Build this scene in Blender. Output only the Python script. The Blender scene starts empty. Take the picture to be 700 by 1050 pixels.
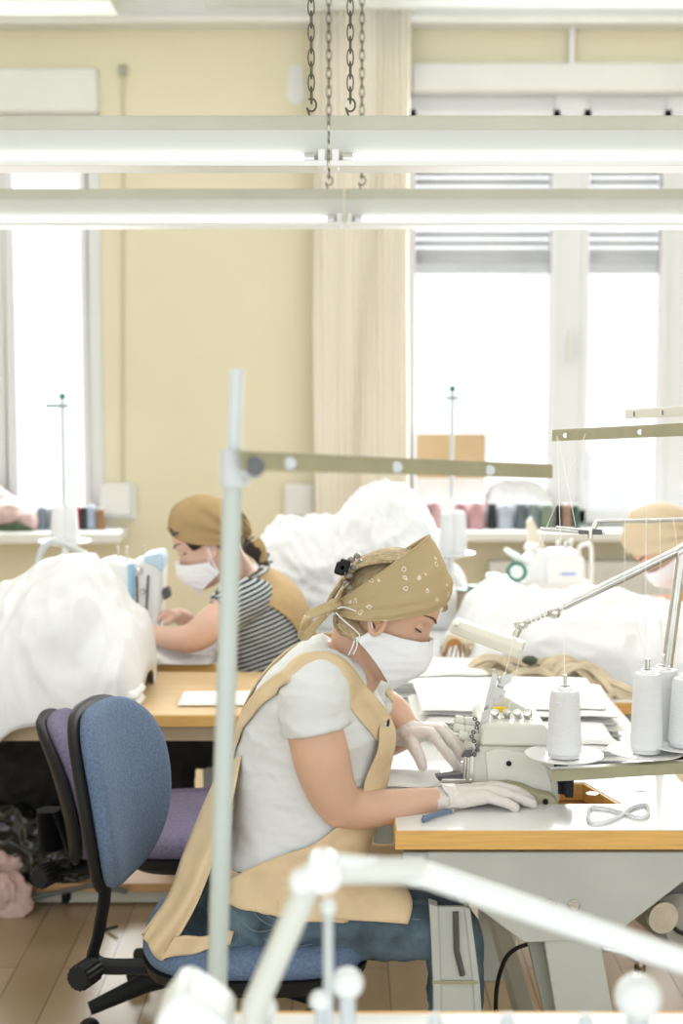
import bpy, bmesh, math, random
from mathutils import Vector, Matrix, noise
V = Vector
random.seed(7)
C = bpy.context.scene.collection
FPX, TH = 1458.0, math.atan(132/1458)
CS, SN = math.cos(TH), math.sin(TH)
CAMZ = 1.63
PI = math.pi

def W(px, py, d):
    """point of the room at depth d (metres into the room) that the photo shows at px, py"""
    u, v = px-350, 525-py
    k = d/(FPX*CS+v*SN)
    return V((u*k, d, CAMZ+(v*CS-FPX*SN)*k))
def DEP(py, z):
    """depth at which the picture row py meets the height z"""
    v = 525-py; return (z-CAMZ)/(v*CS-FPX*SN)*(FPX*CS+v*SN)
def lerp(a, b, t): return a+(b-a)*t
def interp(pts, x):
    if x <= pts[0][0]: return pts[0][1]
    for (a, b), (c, d) in zip(pts, pts[1:]):
        if x <= c:
            t = (x-a)/(c-a) if c > a else 0
            return b+(d-b)*t
    return pts[-1][1]
def sinterp(pts, x):
    if x <= pts[0][0]: return pts[0][1]
    for i in range(len(pts)-1):
        a, b = pts[i]; c, d = pts[i+1]
        if x <= c:
            t = (x-a)/(c-a)
            m0 = (d-pts[i-1][1])/(c-pts[i-1][0]) if i > 0 else (d-b)/(c-a)
            m1 = (pts[i+2][1]-b)/(pts[i+2][0]-a) if i+2 < len(pts) else (d-b)/(c-a)
            h = c-a
            return ((2*t**3-3*t*t+1)*b+(t**3-2*t*t+t)*h*m0+(-2*t**3+3*t*t)*d+(t**3-t*t)*h*m1)
    return pts[-1][1]
def smoothpath(pts, n=6):
    """Catmull-Rom through points (tuples of any length)"""
    P = [tuple(p) for p in pts]; out = []
    for i in range(len(P)-1):
        p0 = P[max(i-1, 0)]; p1 = P[i]; p2 = P[i+1]; p3 = P[min(i+2, len(P)-1)]
        for k in range(n):
            t = k/n
            out.append(tuple(.5*((2*b)+(-a+c)*t+(2*a-5*b+4*c-d)*t*t+(-a+3*b-3*c+d)*t**3) for a, b, c, d in zip(p0, p1, p2, p3)))
    out.append(P[-1])
    return out

# ------------------------------------------------------------ materials
MATS = {}
def mat(name, col, rough=.6, metal=0, bump=0, bscale=200, var=0, vscale=8, spec=.4, trans=0, alpha=1, sheen=0, detail=4, stretch=None, emit=0, coat=0, bdist=.01, sss=0):
    if name in MATS: return MATS[name]
    m = bpy.data.materials.new(name); m.use_nodes = True
    nt = m.node_tree; b = nt.nodes['Principled BSDF']
    b.inputs['Base Color'].default_value = (*col, 1); b.inputs['Roughness'].default_value = rough
    b.inputs['Metallic'].default_value = metal; b.inputs['Specular IOR Level'].default_value = spec
    b.inputs['Transmission Weight'].default_value = trans; b.inputs['Alpha'].default_value = alpha
    b.inputs['Coat Weight'].default_value = coat
    if sheen: b.inputs['Sheen Weight'].default_value = sheen
    if sss:
        b.inputs['Subsurface Weight'].default_value = sss; b.inputs['Subsurface Radius'].default_value = (.012, .005, .003)
        b.inputs['Subsurface Scale'].default_value = 1
    if emit:
        b.inputs['Emission Color'].default_value = (*col, 1); b.inputs['Emission Strength'].default_value = emit
    tc = nt.nodes.new('ShaderNodeTexCoord'); mp = nt.nodes.new('ShaderNodeMapping')
    nt.links.new(tc.outputs['Object'], mp.inputs['Vector'])
    if stretch: mp.inputs['Scale'].default_value = stretch
    if bump:
        n = nt.nodes.new('ShaderNodeTexNoise'); n.inputs['Scale'].default_value = bscale; n.inputs['Detail'].default_value = detail
        bp = nt.nodes.new('ShaderNodeBump'); bp.inputs['Strength'].default_value = bump; bp.inputs['Distance'].default_value = bdist
        nt.links.new(mp.outputs[0], n.inputs['Vector']); nt.links.new(n.outputs[0], bp.inputs['Height']); nt.links.new(bp.outputs[0], b.inputs['Normal'])
    if var:
        n = nt.nodes.new('ShaderNodeTexNoise'); n.inputs['Scale'].default_value = vscale; n.inputs['Detail'].default_value = 5
        r = nt.nodes.new('ShaderNodeValToRGB')
        r.color_ramp.elements[0].position = .3; r.color_ramp.elements[1].position = .7
        r.color_ramp.elements[0].color = (*[c*(1-var) for c in col], 1); r.color_ramp.elements[1].color = (*[min(1, c*(1+var)) for c in col], 1)
        nt.links.new(mp.outputs[0], n.inputs['Vector']); nt.links.new(n.outputs[0], r.inputs[0]); nt.links.new(r.outputs[0], b.inputs['Base Color'])
    MATS[name] = m
    return m
def nodes(m): return m.node_tree, m.node_tree.nodes['Principled BSDF']
def mth(nt, op, a, b=None, c=None):
    n = nt.nodes.new('ShaderNodeMath'); n.operation = op
    for i, x in enumerate((a, b, c)):
        if x is None: continue
        if isinstance(x, (int, float)): n.inputs[i].default_value = x
        else: nt.links.new(x, n.inputs[i])
    return n.outputs[0]
def mixcol(nt, fac, a, b):
    n = nt.nodes.new('ShaderNodeMix'); n.data_type = 'RGBA'
    if isinstance(fac, (int, float)): n.inputs[0].default_value = fac
    else: nt.links.new(fac, n.inputs[0])
    for i, x in ((6, a), (7, b)):
        if isinstance(x, tuple): n.inputs[i].default_value = (*x, 1)
        else: nt.links.new(x, n.inputs[i])
    return n.outputs[2]

WALL = mat('wall_paint', (.84, .785, .60), .8, var=.03, vscale=1.5, bump=.05, bscale=60)
WHITEP = mat('white_paint', (.85, .86, .85), .55, var=.03, vscale=3)
PVC = mat('white_window_plastic', (.84, .86, .88), .35)
CORN = mat('pale_plaster', (.80, .81, .79), .8, var=.04, vscale=2)
CEIL = mat('ceiling_plaster', (.82, .82, .79), .9)
LAMPT = mat('lamp_top_enamel', (.50, .50, .42), .5, var=.06, vscale=4)
LAMPW = mat('lamp_reflector_enamel', (.60, .62, .58), .4)
TUBE = mat('fluorescent_tube', (1, 1, 1), .4, emit=1.35)
TUBEEND = mat('tube_cap', (.7, .7, .7), .3, metal=.8)
CHAIN = mat('chain_steel', (.13, .12, .09), .45, metal=.7)
STEEL = mat('brushed_steel', (.62, .62, .60), .25, metal=1, var=.1, vscale=40)
DSTEEL = mat('dark_steel', (.12, .12, .12), .4, metal=.8)
GREYE = mat('grey_green_enamel', (.52, .54, .45), .45, var=.04, vscale=10)
GREYB = mat('pale_grey_enamel', (.47, .49, .455), .5, var=.05, vscale=7)
KHAKI = mat('khaki_enamel', (.35, .33, .215), .45, var=.06, vscale=20)
MACH = mat('machine_enamel', (.60, .60, .52), .38, var=.03, vscale=9, bump=.03, bscale=400)
MACHL = mat('machine_light_enamel', (.68, .68, .61), .35)
MWHITE = mat('machine_white', (.83, .85, .84), .35)
MBLUE = mat('machine_blue', (.30, .52, .72), .4)
MGREEN = mat('machine_green', (.05, .22, .14), .4)
BLACK = mat('black_plastic', (.012, .013, .014), .55, bump=.05, bscale=300, spec=.22)
BLACKF = mat('black_cloth', (.012, .012, .014), .85, bump=.2, bscale=60)
TOPW = mat('white_laminate', (.82, .83, .82), .22, var=.015, vscale=5, spec=.5)
EDGE = mat('wood_edge', (.70, .42, .13), .45, var=.12, vscale=10, stretch=(1, 6, 20))
OAK = mat('desk_wood', (.72, .52, .29), .4, var=.09, vscale=5, stretch=(1, 8, 8))
BROWNW = mat('brown_wood', (.36, .16, .05), .5, var=.2, vscale=14)
CLOTHW = mat('white_cloth', (.78, .79, .81), .85, bump=.12, bscale=40, sss=0)
CLOTHS = mat('white_folded_cloth', (.84, .84, .83), .85, bump=.08, bscale=120)
PINKC = mat('pink_cloth', (.66, .47, .45), .9, bump=.25, bscale=30)
SKIN = mat('skin', (.66, .42, .30), .5, var=.07, vscale=9, bump=.05, bscale=260, sss=.12)
SKIN2 = mat('skin_pale', (.74, .49, .38), .5, var=.05, vscale=9, sss=.12)
HAIRB = mat('blonde_hair', (.50, .38, .22), .5, var=.35, vscale=30, bump=.7, bscale=60, stretch=(2, 9, 2))
HAIRD = mat('dark_hair', (.035, .02, .013), .45, bump=.6, bscale=60, stretch=(2, 9, 2))
TSHIRT = mat('white_jersey', (.70, .72, .72), .9, bump=.10, bscale=350, var=.015, vscale=12)
LINEN = mat('beige_linen', (.70, .55, .35), .9, var=.05, vscale=25, bump=.3, bscale=500)
LINENT = mat('tan_linen', (.50, .35, .18), .9, var=.06, vscale=20, bump=.3, bscale=400)
SCARFP = mat('pale_beige_cotton', (.62, .50, .34), .9, bump=.2, bscale=300)
SCARFT = mat('tan_cotton', (.37, .26, .125), .9, var=.08, vscale=14, bump=.2, bscale=300)
MASK = mat('mask_cotton', (.86, .88, .92), .9, bump=.18, bscale=420)
JEANS = mat('blue_denim', (.085, .13, .165), .85, var=.6, vscale=11, bump=.35, bscale=260)
CHBLUE = mat('blue_upholstery', (.12, .175, .28), .95, var=.22, vscale=160, bump=.3, bscale=400)
CHPURP = mat('purple_grey_upholstery', (.17, .15, .235), .95, var=.22, vscale=160, bump=.3, bscale=400)
THREADW = mat('white_thread', (.84, .86, .88), .6, bump=.5, bscale=70, stretch=(.4, .4, 14))
PLATEW = mat('white_plate_plastic', (.85, .85, .84), .25, spec=.5)
CARD = mat('cardboard', (.66, .49, .30), .8, var=.04, vscale=8)
YELL = mat('yellow_sticker', (.85, .62, .03), .5)
BAG = mat('black_bin_bag', (.012, .014, .013), .18, bump=.5, bscale=18, spec=.7)
CABLE = mat('black_cable', (.02, .02, .02), .5)
CABLEG = mat('grey_green_cable', (.12, .14, .12), .5)
STRAP = mat('cotton_tape', (.66, .56, .41), .9, bump=.3, bscale=300, var=.2, vscale=14)
THREADL = mat('thread_line', (.85, .84, .80), .7)

GLOVE = mat('vinyl_glove', (.92, .89, .86), .3, bump=.5, bscale=38, spec=.6, bdist=.006)
nt, b = nodes(GLOVE)
tr = nt.nodes.new('ShaderNodeBsdfTransparent'); tr.inputs[0].default_value = (1, .97, .95, 1)
mx = nt.nodes.new('ShaderNodeMixShader'); mx.inputs[0].default_value = .34
nt.links.new(b.outputs[0], mx.inputs[1]); nt.links.new(tr.outputs[0], mx.inputs[2])
nt.links.new(mx.outputs[0], nt.nodes['Material Output'].inputs[0])

GLASS = bpy.data.materials.new('window_glass'); GLASS.use_nodes = True
nt = GLASS.node_tree
tr = nt.nodes.new('ShaderNodeBsdfTransparent'); gl = nt.nodes.new('ShaderNodeBsdfGlossy'); gl.inputs['Roughness'].default_value = .02
fr = nt.nodes.new('ShaderNodeFresnel'); mx = nt.nodes.new('ShaderNodeMixShader')
nt.links.new(fr.outputs[0], mx.inputs[0]); nt.links.new(tr.outputs[0], mx.inputs[1]); nt.links.new(gl.outputs[0], mx.inputs[2])
nt.links.new(mx.outputs[0], nt.nodes['Material Output'].inputs[0])

# patterned scarf: small pale loops on khaki cotton
SCARF = mat('printed_khaki_cotton', (.47, .365, .205), .9, bump=.2, bscale=500)
nt, b = nodes(SCARF)
tc = nt.nodes.new('ShaderNodeTexCoord')
nz = nt.nodes.new('ShaderNodeTexNoise'); nz.inputs['Scale'].default_value = 60; nt.links.new(tc.outputs['Object'], nz.inputs['Vector'])
va = nt.nodes.new('ShaderNodeVectorMath'); va.operation = 'SCALE'; va.inputs['Scale'].default_value = .012; nt.links.new(nz.outputs['Color'], va.inputs[0])
vb = nt.nodes.new('ShaderNodeVectorMath'); vb.operation = 'ADD'; nt.links.new(tc.outputs['Object'], vb.inputs[0]); nt.links.new(va.outputs[0], vb.inputs[1])
vo = nt.nodes.new('ShaderNodeTexVoronoi'); vo.inputs['Scale'].default_value = 44; nt.links.new(vb.outputs[0], vo.inputs['Vector'])
ring = mth(nt, 'LESS_THAN', mth(nt, 'ABSOLUTE', mth(nt, 'SUBTRACT', vo.outputs['Distance'], .20)), .045)
sp = nt.nodes.new('ShaderNodeSeparateColor'); nt.links.new(vo.outputs['Color'], sp.inputs[0])
msk = mth(nt, 'MULTIPLY', ring, mth(nt, 'GREATER_THAN', sp.outputs[0], .38))
nt.links.new(mixcol(nt, mth(nt, 'MULTIPLY', msk, .75), (.47, .365, .205), (.80, .76, .66)), b.inputs['Base Color'])

# striped jersey
STRIPE = mat('striped_jersey', (.05, .06, .07), .9)
nt, b = nodes(STRIPE)
tc = nt.nodes.new('ShaderNodeTexCoord'); mp = nt.nodes.new('ShaderNodeMapping'); mp.inputs['Rotation'].default_value = (0, math.radians(22), 0)
nt.links.new(tc.outputs['Object'], mp.inputs['Vector'])
wv = nt.nodes.new('ShaderNodeTexWave'); wv.bands_direction = 'Z'; wv.inputs['Scale'].default_value = 22; wv.inputs['Distortion'].default_value = 1.2
wv.inputs['Detail'].default_value = 1; wv.inputs['Detail Scale'].default_value = .3
nt.links.new(mp.outputs[0], wv.inputs['Vector'])
nt.links.new(mixcol(nt, mth(nt, 'GREATER_THAN', wv.outputs['Fac'], .66), (.028, .036, .045), (.62, .66, .66)), b.inputs['Base Color'])

# perforated shutter: real holes
SHUT = mat('roller_shutter_plastic', (.84, .84, .83), .5)
nt, b = nodes(SHUT)
tc = nt.nodes.new('ShaderNodeTexCoord'); sx = nt.nodes.new('ShaderNodeSeparateXYZ'); nt.links.new(tc.outputs['Object'], sx.inputs[0])
fx = mth(nt, 'SUBTRACT', mth(nt, 'FRACT', mth(nt, 'DIVIDE', sx.outputs[0], .023)), .5)
fz = mth(nt, 'SUBTRACT', mth(nt, 'FRACT', mth(nt, 'DIVIDE', sx.outputs[2], .042)), .5)
dd = mth(nt, 'SQRT', mth(nt, 'ADD', mth(nt, 'POWER', mth(nt, 'MULTIPLY', fx, 1), 2), mth(nt, 'POWER', mth(nt, 'MULTIPLY', fz, 1.8), 2)))
hole = mth(nt, 'MULTIPLY', mth(nt, 'LESS_THAN', dd, .36), mth(nt, 'GREATER_THAN', sx.outputs[2], .09))
tr = nt.nodes.new('ShaderNodeBsdfTransparent'); mx = nt.nodes.new('ShaderNodeMixShader')
nt.links.new(hole, mx.inputs[0]); nt.links.new(b.outputs[0], mx.inputs[1]); nt.links.new(tr.outputs[0], mx.inputs[2])
nt.links.new(mx.outputs[0], nt.nodes['Material Output'].inputs[0])

# parquet laminate floor
FLOOR = mat('laminate_floor', (.5, .4, .27), .28, spec=.5)
nt, b = nodes(FLOOR)
tc = nt.nodes.new('ShaderNodeTexCoord'); mp = nt.nodes.new('ShaderNodeMapping'); mp.inputs['Rotation'].default_value = (0, 0, PI/2)
nt.links.new(tc.outputs['Object'], mp.inputs['Vector'])
br = nt.nodes.new('ShaderNodeTexBrick'); nt.links.new(mp.outputs[0], br.inputs['Vector'])
br.inputs['Scale'].default_value = 1; br.inputs['Brick Width'].default_value = 1.1; br.inputs['Row Height'].default_value = .13
br.inputs['Mortar Size'].default_value = .002; br.inputs['Color1'].default_value = (.58, .45, .28, 1); br.inputs['Color2'].default_value = (.42, .31, .185, 1)
br.inputs['Mortar'].default_value = (.12, .09, .06, 1)
nz = nt.nodes.new('ShaderNodeTexNoise'); nz.inputs['Scale'].default_value = 6; nz.inputs['Detail'].default_value = 6
mp2 = nt.nodes.new('ShaderNodeMapping'); mp2.inputs['Scale'].default_value = (8, 1, 1); nt.links.new(tc.outputs['Object'], mp2.inputs['Vector']); nt.links.new(mp2.outputs[0], nz.inputs['Vector'])
nt.links.new(mixcol(nt, mth(nt, 'MULTIPLY', nz.outputs[0], .35), br.outputs['Color'], (.62, .52, .38)), b.inputs['Base Color'])

def thread_mat(name, col): return mat(name, col, .65, bump=.5, bscale=60, stretch=(.4, .4, 14))

# ------------------------------------------------------------ mesh builder
class MB:
    def __init__(s): s.v = []; s.f = []
    def add(s, vs, fs):
        o = len(s.v); s.v += [V(p) for p in vs]; s.f += [tuple(i+o for i in f) for f in fs]; return s
    def box(s, c, size, rot=None):
        c = V(c); h = V(size)/2
        vs = [V((x*h.x, y*h.y, z*h.z)) for x in (-1, 1) for y in (-1, 1) for z in (-1, 1)]
        if rot: R = rot if isinstance(rot, Matrix) else Matrix.Rotation(rot, 3, 'Z'); vs = [R @ p for p in vs]
        return s.add([c+p for p in vs], [(0, 1, 3, 2), (4, 6, 7, 5), (0, 4, 5, 1), (2, 3, 7, 6), (0, 2, 6, 4), (1, 5, 7, 3)])
    def box2(s, a, b):
        a = V(a); b = V(b); return s.box((a+b)/2, (abs(b.x-a.x), abs(b.y-a.y), abs(b.z-a.z)))
    def rings(s, rs, cap=True, closed=False):
        n = len(rs[0]); vs = [p for r in rs for p in r]; fs = []
        m = len(rs)
        for i in range(m if closed else m-1):
            for j in range(n):
                a = i*n+j; b_ = i*n+(j+1) % n; c = ((i+1) % m)*n+(j+1) % n; d = ((i+1) % m)*n+j
                fs.append((a, b_, c, d))
        if cap and not closed:
            fs.append(tuple(range(n-1, -1, -1))); fs.append(tuple((m-1)*n+j for j in range(n)))
        return s.add(vs, fs)
    def tube(s, pts, r, n=12, flat=None, up=None, closed=False):
        P = [V(p[:3]) for p in pts]
        R = [r]*len(P) if isinstance(r, (int, float)) else list(r)
        rs = []; prev = V(up) if up else None
        for i, p in enumerate(P):
            if closed: t = P[(i+1) % len(P)]-P[i-1]
            else: t = P[min(i+1, len(P)-1)]-P[max(i-1, 0)]
            if t.length < 1e-9: t = V((0, 0, 1))
            t.normalize()
            if prev is None: prev = V((0, 0, 1)) if abs(t.z) < .9 else V((1, 0, 0))
            a = prev-t*prev.dot(t)
            if a.length < 1e-6: a = t.orthogonal()
            a.normalize(); b_ = t.cross(a); prev = a
            k = flat if flat else 1
            rs.append([p+(a*math.cos(q)*R[i]+b_*math.sin(q)*R[i]*k) for q in (2*PI*j/n for j in range(n))])
        return s.rings(rs, True, closed)
    def limb(s, pts, n=16, sub=4):
        """tapered limb: list of (point, radius), rounded ends"""
        A = smoothpath([(*V(p), r) for p, r in pts], sub)
        P = [V(a[:3]) for a in A]; R = [a[3] for a in A]
        d0 = (P[0]-P[1]).normalized(); d1 = (P[-1]-P[-2]).normalized()
        pre = [(P[0]+d0*R[0]*math.sin(q), R[0]*math.cos(q)) for q in (1.35, 1.0, .5)]
        post = [(P[-1]+d1*R[-1]*math.sin(q), R[-1]*math.cos(q)) for q in (.5, 1.0, 1.35)]
        return s.tube([p for p, r in pre]+P+[p for p, r in post], [r for p, r in pre]+R+[r for p, r in post], n)
    def ell(s, c, r, rot=None, nu=20, nv=14):
        c = V(c); r = V(r) if not isinstance(r, (int, float)) else V((r, r, r))
        rs = []
        for i in range(1, nv):
            a = PI*i/nv
            ring = []
            for j in range(nu):
                q = 2*PI*j/nu
                p = V((r.x*math.sin(a)*math.cos(q), r.y*math.sin(a)*math.sin(q), -r.z*math.cos(a)))
                if rot: p = rot @ p
                ring.append(c+p)
            rs.append(ring)
        return s.rings(rs)
    def lathe(s, prof, o=(0, 0, 0), axis=(0, 0, 1), n=24, closed=False):
        o = V(o); q = V((0, 0, 1)).rotation_difference(V(axis).normalized())
        rs = [[o+q @ V((r*math.cos(a), r*math.sin(a), z)) for a in (2*PI*j/n for j in range(n))] for r, z in prof]
        return s.rings(rs, cap=not closed, closed=closed)
    def grid(s, fn, nu, nv, wrap=False):
        vs = [fn(i/nu, j/nv) for i in range(nu+1) for j in range(nv+1)]
        fs = [(i*(nv+1)+j, (i+1)*(nv+1)+j, (i+1)*(nv+1)+j+1, i*(nv+1)+j+1) for i in range(nu) for j in range(nv)]
        return s.add(vs, fs)
    def poly(s, pts, y0, y1, shear=0):
        """outline of (x,z) extruded along y"""
        n = len(pts)
        vs = [V((x, y0, z)) for x, z in pts]+[V((x+shear, y1, z)) for x, z in pts]
        fs = [tuple(range(n)), tuple(range(2*n-1, n-1, -1))]+[(i, i+n, (i+1) % n+n, (i+1) % n) for i in range(n)]
        return s.add(vs, fs)
    def pxpoly(s, pts, d0, d1):
        return s.poly([(lambda w: (w.x, w.z))(W(x, y, d0)) for x, y in pts], d0, d1)

OFF = {}
def obj(mb, name, m, parent=None, loc=None, smooth=True, bevel=0, bseg=3, sub=0, solid=0, voxel=0, vsm=4, ang=40, soff=0):
    me = bpy.data.meshes.new(name)
    off = V((0, 0, 0))
    if parent is not None: off = OFF.get(parent.name, V((0, 0, 0)))
    elif loc is not None: off = V(loc)
    me.from_pydata([p-off for p in mb.v], [], mb.f); me.update()
    bm = bmesh.new(); bm.from_mesh(me)
    if not voxel and not solid: bmesh.ops.remove_doubles(bm, verts=bm.verts, dist=1e-5)
    bmesh.ops.recalc_face_normals(bm, faces=bm.faces)
    for f in bm.faces: f.smooth = smooth
    if smooth and not voxel:
        for e in bm.edges:
            if len(e.link_faces) == 2 and e.calc_face_angle(0) > math.radians(ang): e.smooth = False
    bm.to_mesh(me); bm.free()
    o = bpy.data.objects.new(name, me); C.objects.link(o)
    if m: me.materials.append(m)
    if voxel:
        r = o.modifiers.new('r', 'REMESH'); r.mode = 'VOXEL'; r.voxel_size = voxel; r.use_smooth_shade = True
        if vsm:
            q = o.modifiers.new('s', 'SMOOTH'); q.iterations = vsm; q.factor = .5
        dg = bpy.context.evaluated_depsgraph_get(); ev = o.evaluated_get(dg)
        nm = bpy.data.meshes.new_from_object(ev); o.modifiers.clear(); o.data = nm; bpy.data.meshes.remove(me)
        nm.name = name
        for p in nm.polygons: p.use_smooth = True
        if m and not nm.materials: nm.materials.append(m)
    if solid:
        q = o.modifiers.new('solid', 'SOLIDIFY'); q.thickness = solid; q.offset = soff
    if bevel:
        q = o.modifiers.new('bevel', 'BEVEL'); q.width = bevel; q.segments = bseg; q.limit_method = 'ANGLE'; q.angle_limit = math.radians(35)
        q.harden_normals = False
    if sub:
        q = o.modifiers.new('sub', 'SUBSURF'); q.levels = sub; q.render_levels = sub
    if parent is not None: o.parent = parent; OFF[o.name] = off
    else: o.location = off; OFF[o.name] = off
    return o
def tag(o, label, cat, group=None, kind=None):
    o['label'] = label; o['category'] = cat
    if group: o['group'] = group
    if kind: o['kind'] = kind
    return o
def thing(name, label, cat, loc=(0, 0, 0), group=None):
    o = bpy.data.objects.new(name, None); C.objects.link(o); o.location = loc; o.empty_display_size = .05
    OFF[o.name] = V(loc)
    return tag(o, label, cat, group)
def struct(mb, name, m, label=None, **k):
    o = obj(mb, name, m, **k)
    if not k.get('parent'): o['kind'] = 'structure'
    return o
def copy_tree(o, parent=None):
    c = o.copy(); C.objects.link(c)
    if parent: c.parent = parent
    for ch in list(o.children): copy_tree(ch, c)
    return c
def displace(mb, amp, scale, seed=0, axis=None, ridged=False):
    for i, p in enumerate(mb.v):
        q = p*scale+V((seed*3.1, seed*1.7, seed))
        n = noise.noise_vector(q)
        if ridged:
            n = V([(1-abs(noise.noise(q+V((k*9.1, 0, 0)))*2)) for k in range(3)])
        mb.v[i] = p+n*amp if not axis else p+V(axis)*n.x*amp
    return mb
# ============================================================ THE ROOM
DW = 6.9
def wx(px, d=DW): return W(px, 393, d).x
def wz(py, d=DW, px=350): return W(px, py, d).z
zf, zc = 0, 3.52
struct(MB().box((0, 3.3, -.05), (9, 8.4, .1)), 'floor', FLOOR, smooth=False)
struct(MB().box((0, 3.3, zc+.05), (9, 8.4, .1)), 'ceiling', CEIL, smooth=False)
L0, L1 = wx(-150), wx(106)
R0, R1 = wx(419), wx(790)
ztop, zsill = wz(66), wz(548)
zt2 = wz(72)
mb = MB()
for a, b_ in ((-4.5, L0), (L1, R0), (R1, 4.5)): mb.box2((a, DW, 0), (b_, DW+.3, zc))
for a, b_, t in ((L0, L1, zt2), (R0, R1, ztop)):
    mb.box2((a, DW, 0), (b_, DW+.3, zsill)); mb.box2((a, DW, t), (b_, DW+.3, zc))
struct(mb, 'wall_back', WALL, smooth=False)
struct(MB().box2((-4.5, -.9, 0), (-4.4, DW, zc)), 'wall_left', WALL, smooth=False)
struct(MB().box2((4.4, -.9, 0), (4.5, DW, zc)), 'wall_right', WALL, smooth=False)
# cornice
mb = MB().box2((-4.5, DW-.12, wz(26)), (4.5, DW, zc)).box2((-4.5, DW-.17, wz(31)), (4.5, DW, wz(24)))
struct(mb, 'trim_1', CORN, smooth=False, bevel=.01)
mb = MB().box2((wx(-60, 6.3), 6.2, wz(7, 6.3)), (wx(122, 6.3), 6.45, zc))
tag(obj(mb, 'cable_duct', GREYE, smooth=False, bevel=.008, loc=W(60, 5, 6.3)), 'long white metal duct under the ceiling at the upper left', 'duct')
mb = MB().box2((wx(214, 6.5), 6.4, wz(5, 6.5)), (3.0, 6.55, wz(1, 6.5)))
struct(mb, 'trim_2', GREYB, smooth=False)
mb = MB().box2((wx(577), DW-.05, wz(96)), (wx(583), DW-.01, wz(28)))
tag(obj(mb, 'pipe_cover', WHITEP, smooth=False, bevel=.008, loc=W(580, 60, DW)), 'short white vertical pipe cover above the right window', 'pipe')

def window(name, x0, x1, zb, zt, panes, mull, boxz, shutterz, holes=True):
    fr = MB(); y0, y1 = DW+.04, DW+.11
    fr.box2((x0, y0, zb), (x1, y1, zb+.10)).box2((x0, y0, boxz-.10), (x1, y1, boxz))
    for a, b_ in mull: fr.box2((a, y0-.02, zb), (b_, y1, boxz))
    f = struct(fr, name, PVC, smooth=False, bevel=.008)
    sash = MB()
    for a, b_ in panes:
        w = .028; A, B = zb+.06, boxz-.07
        sash.box2((a-w, y0-.035, A), (a+w*.2, y1-.02, B)).box2((b_-w*.2, y0-.035, A), (b_+w, y1-.02, B))
        sash.box2((a-w, y0-.035, A), (b_+w, y1-.02, A+.06)).box2((a-w, y0-.035, B-.05), (b_+w, y1-.02, B))
    obj(sash, 'sash', PVC, f, smooth=False, bevel=.008)
    for a, b_ in panes:
        obj(MB().box2((a, DW+.065, zb+.09), (b_, DW+.075, boxz-.09)), 'pane', GLASS, f, smooth=False)
    bx = MB().box2((x0, DW-.06, boxz), (x1, DW+.1, zt)); obj(bx, 'shutter_box', WHITEP, f, smooth=False, bevel=.02)
    if shutterz:
        for a, b_ in panes:
            sl = MB(); z = shutterz; h = .042; k = 0
            while z < boxz-.05:
                pr = []
                for i in range(5):
                    t = i/4; pr.append((DW+.125+.007*math.sin(PI*t), z+h*t*.96))
                n = len(pr)
                vs = [V((a-.02, y, q)) for y, q in pr]+[V((b_+.02, y, q)) for y, q in pr]
                sl.add(vs, [(i, i+1, i+1+n, i+n) for i in range(n-1)])
                z += h
            so = obj(sl, 'roller_shutter', SHUT, None, loc=((a+b_)/2, DW+.12, math.floor(shutterz/.042)*.042), solid=.006)
            so.parent = f; so.matrix_parent_inverse = Matrix.Identity(4)
            bar = MB().box2((a-.02, DW+.11, shutterz-.05), (b_+.02, DW+.145, shutterz)); obj(bar, 'shutter_bar', WHITEP, f, smooth=False)
    return f
RP = [(wx(424), wx(565)), (wx(601), wx(677))]
w2 = window('window_2', R0, R1, zsill+.0, ztop, RP+[(wx(716), wx(785))], [(R0, wx(423)), (wx(566), wx(600)), (wx(679), wx(714))], wz(97), wz(268))
hd = MB().box2((wx(582), DW-.035, wz(338)), (wx(586), DW-.01, wz(368))).box2((wx(580), DW-.01, wz(350)), (wx(588), DW+.03, wz(370)))
obj(hd, 'window_handle', WHITEP, w2, smooth=False, bevel=.004)
LP = [(wx(-78), wx(-12)), (wx(12), wx(85))]
w1 = window('window_1', L0, L1, zsill, zt2, LP, [(L0, wx(-82)), (wx(-10), wx(8)), (wx(90), L1)], wz(118), None)
# sills
s = struct(MB().box2((wx(-60), 6.62, wz(558, 6.62)), (wx(121, 6.62), DW+.05, wz(546, 6.62))), 'trim_3', WHITEP, smooth=False, bevel=.012)
s = struct(MB().box2((wx(408, 6.62), 6.62, wz(556, 6.62)), (wx(800), DW+.05, wz(545, 6.62))), 'trim_4', WHITEP, smooth=False, bevel=.012)
ZS = wz(546, 6.62)
# radiator under right sill
t = thing('radiator', 'white panel radiator under the right window sill', 'radiator', (wx(640), 6.8, 0))
mb = MB().box2((wx(500), 6.76, .12), (wx(720), 6.85, .78)).box2((wx(510), 6.78, 0), (wx(514), 6.83, .13)).box2((wx(706), 6.78, 0), (wx(710), 6.83, .13)); obj(mb, 'panel', WHITEP, t, smooth=False, bevel=.01)
mb = MB()
for i in range(24): mb.box((wx(504)+i*.043, 6.755, .49), (.018, .012, .5))
obj(mb, 'fins', WHITEP, t, smooth=False, bevel=.003)
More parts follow.
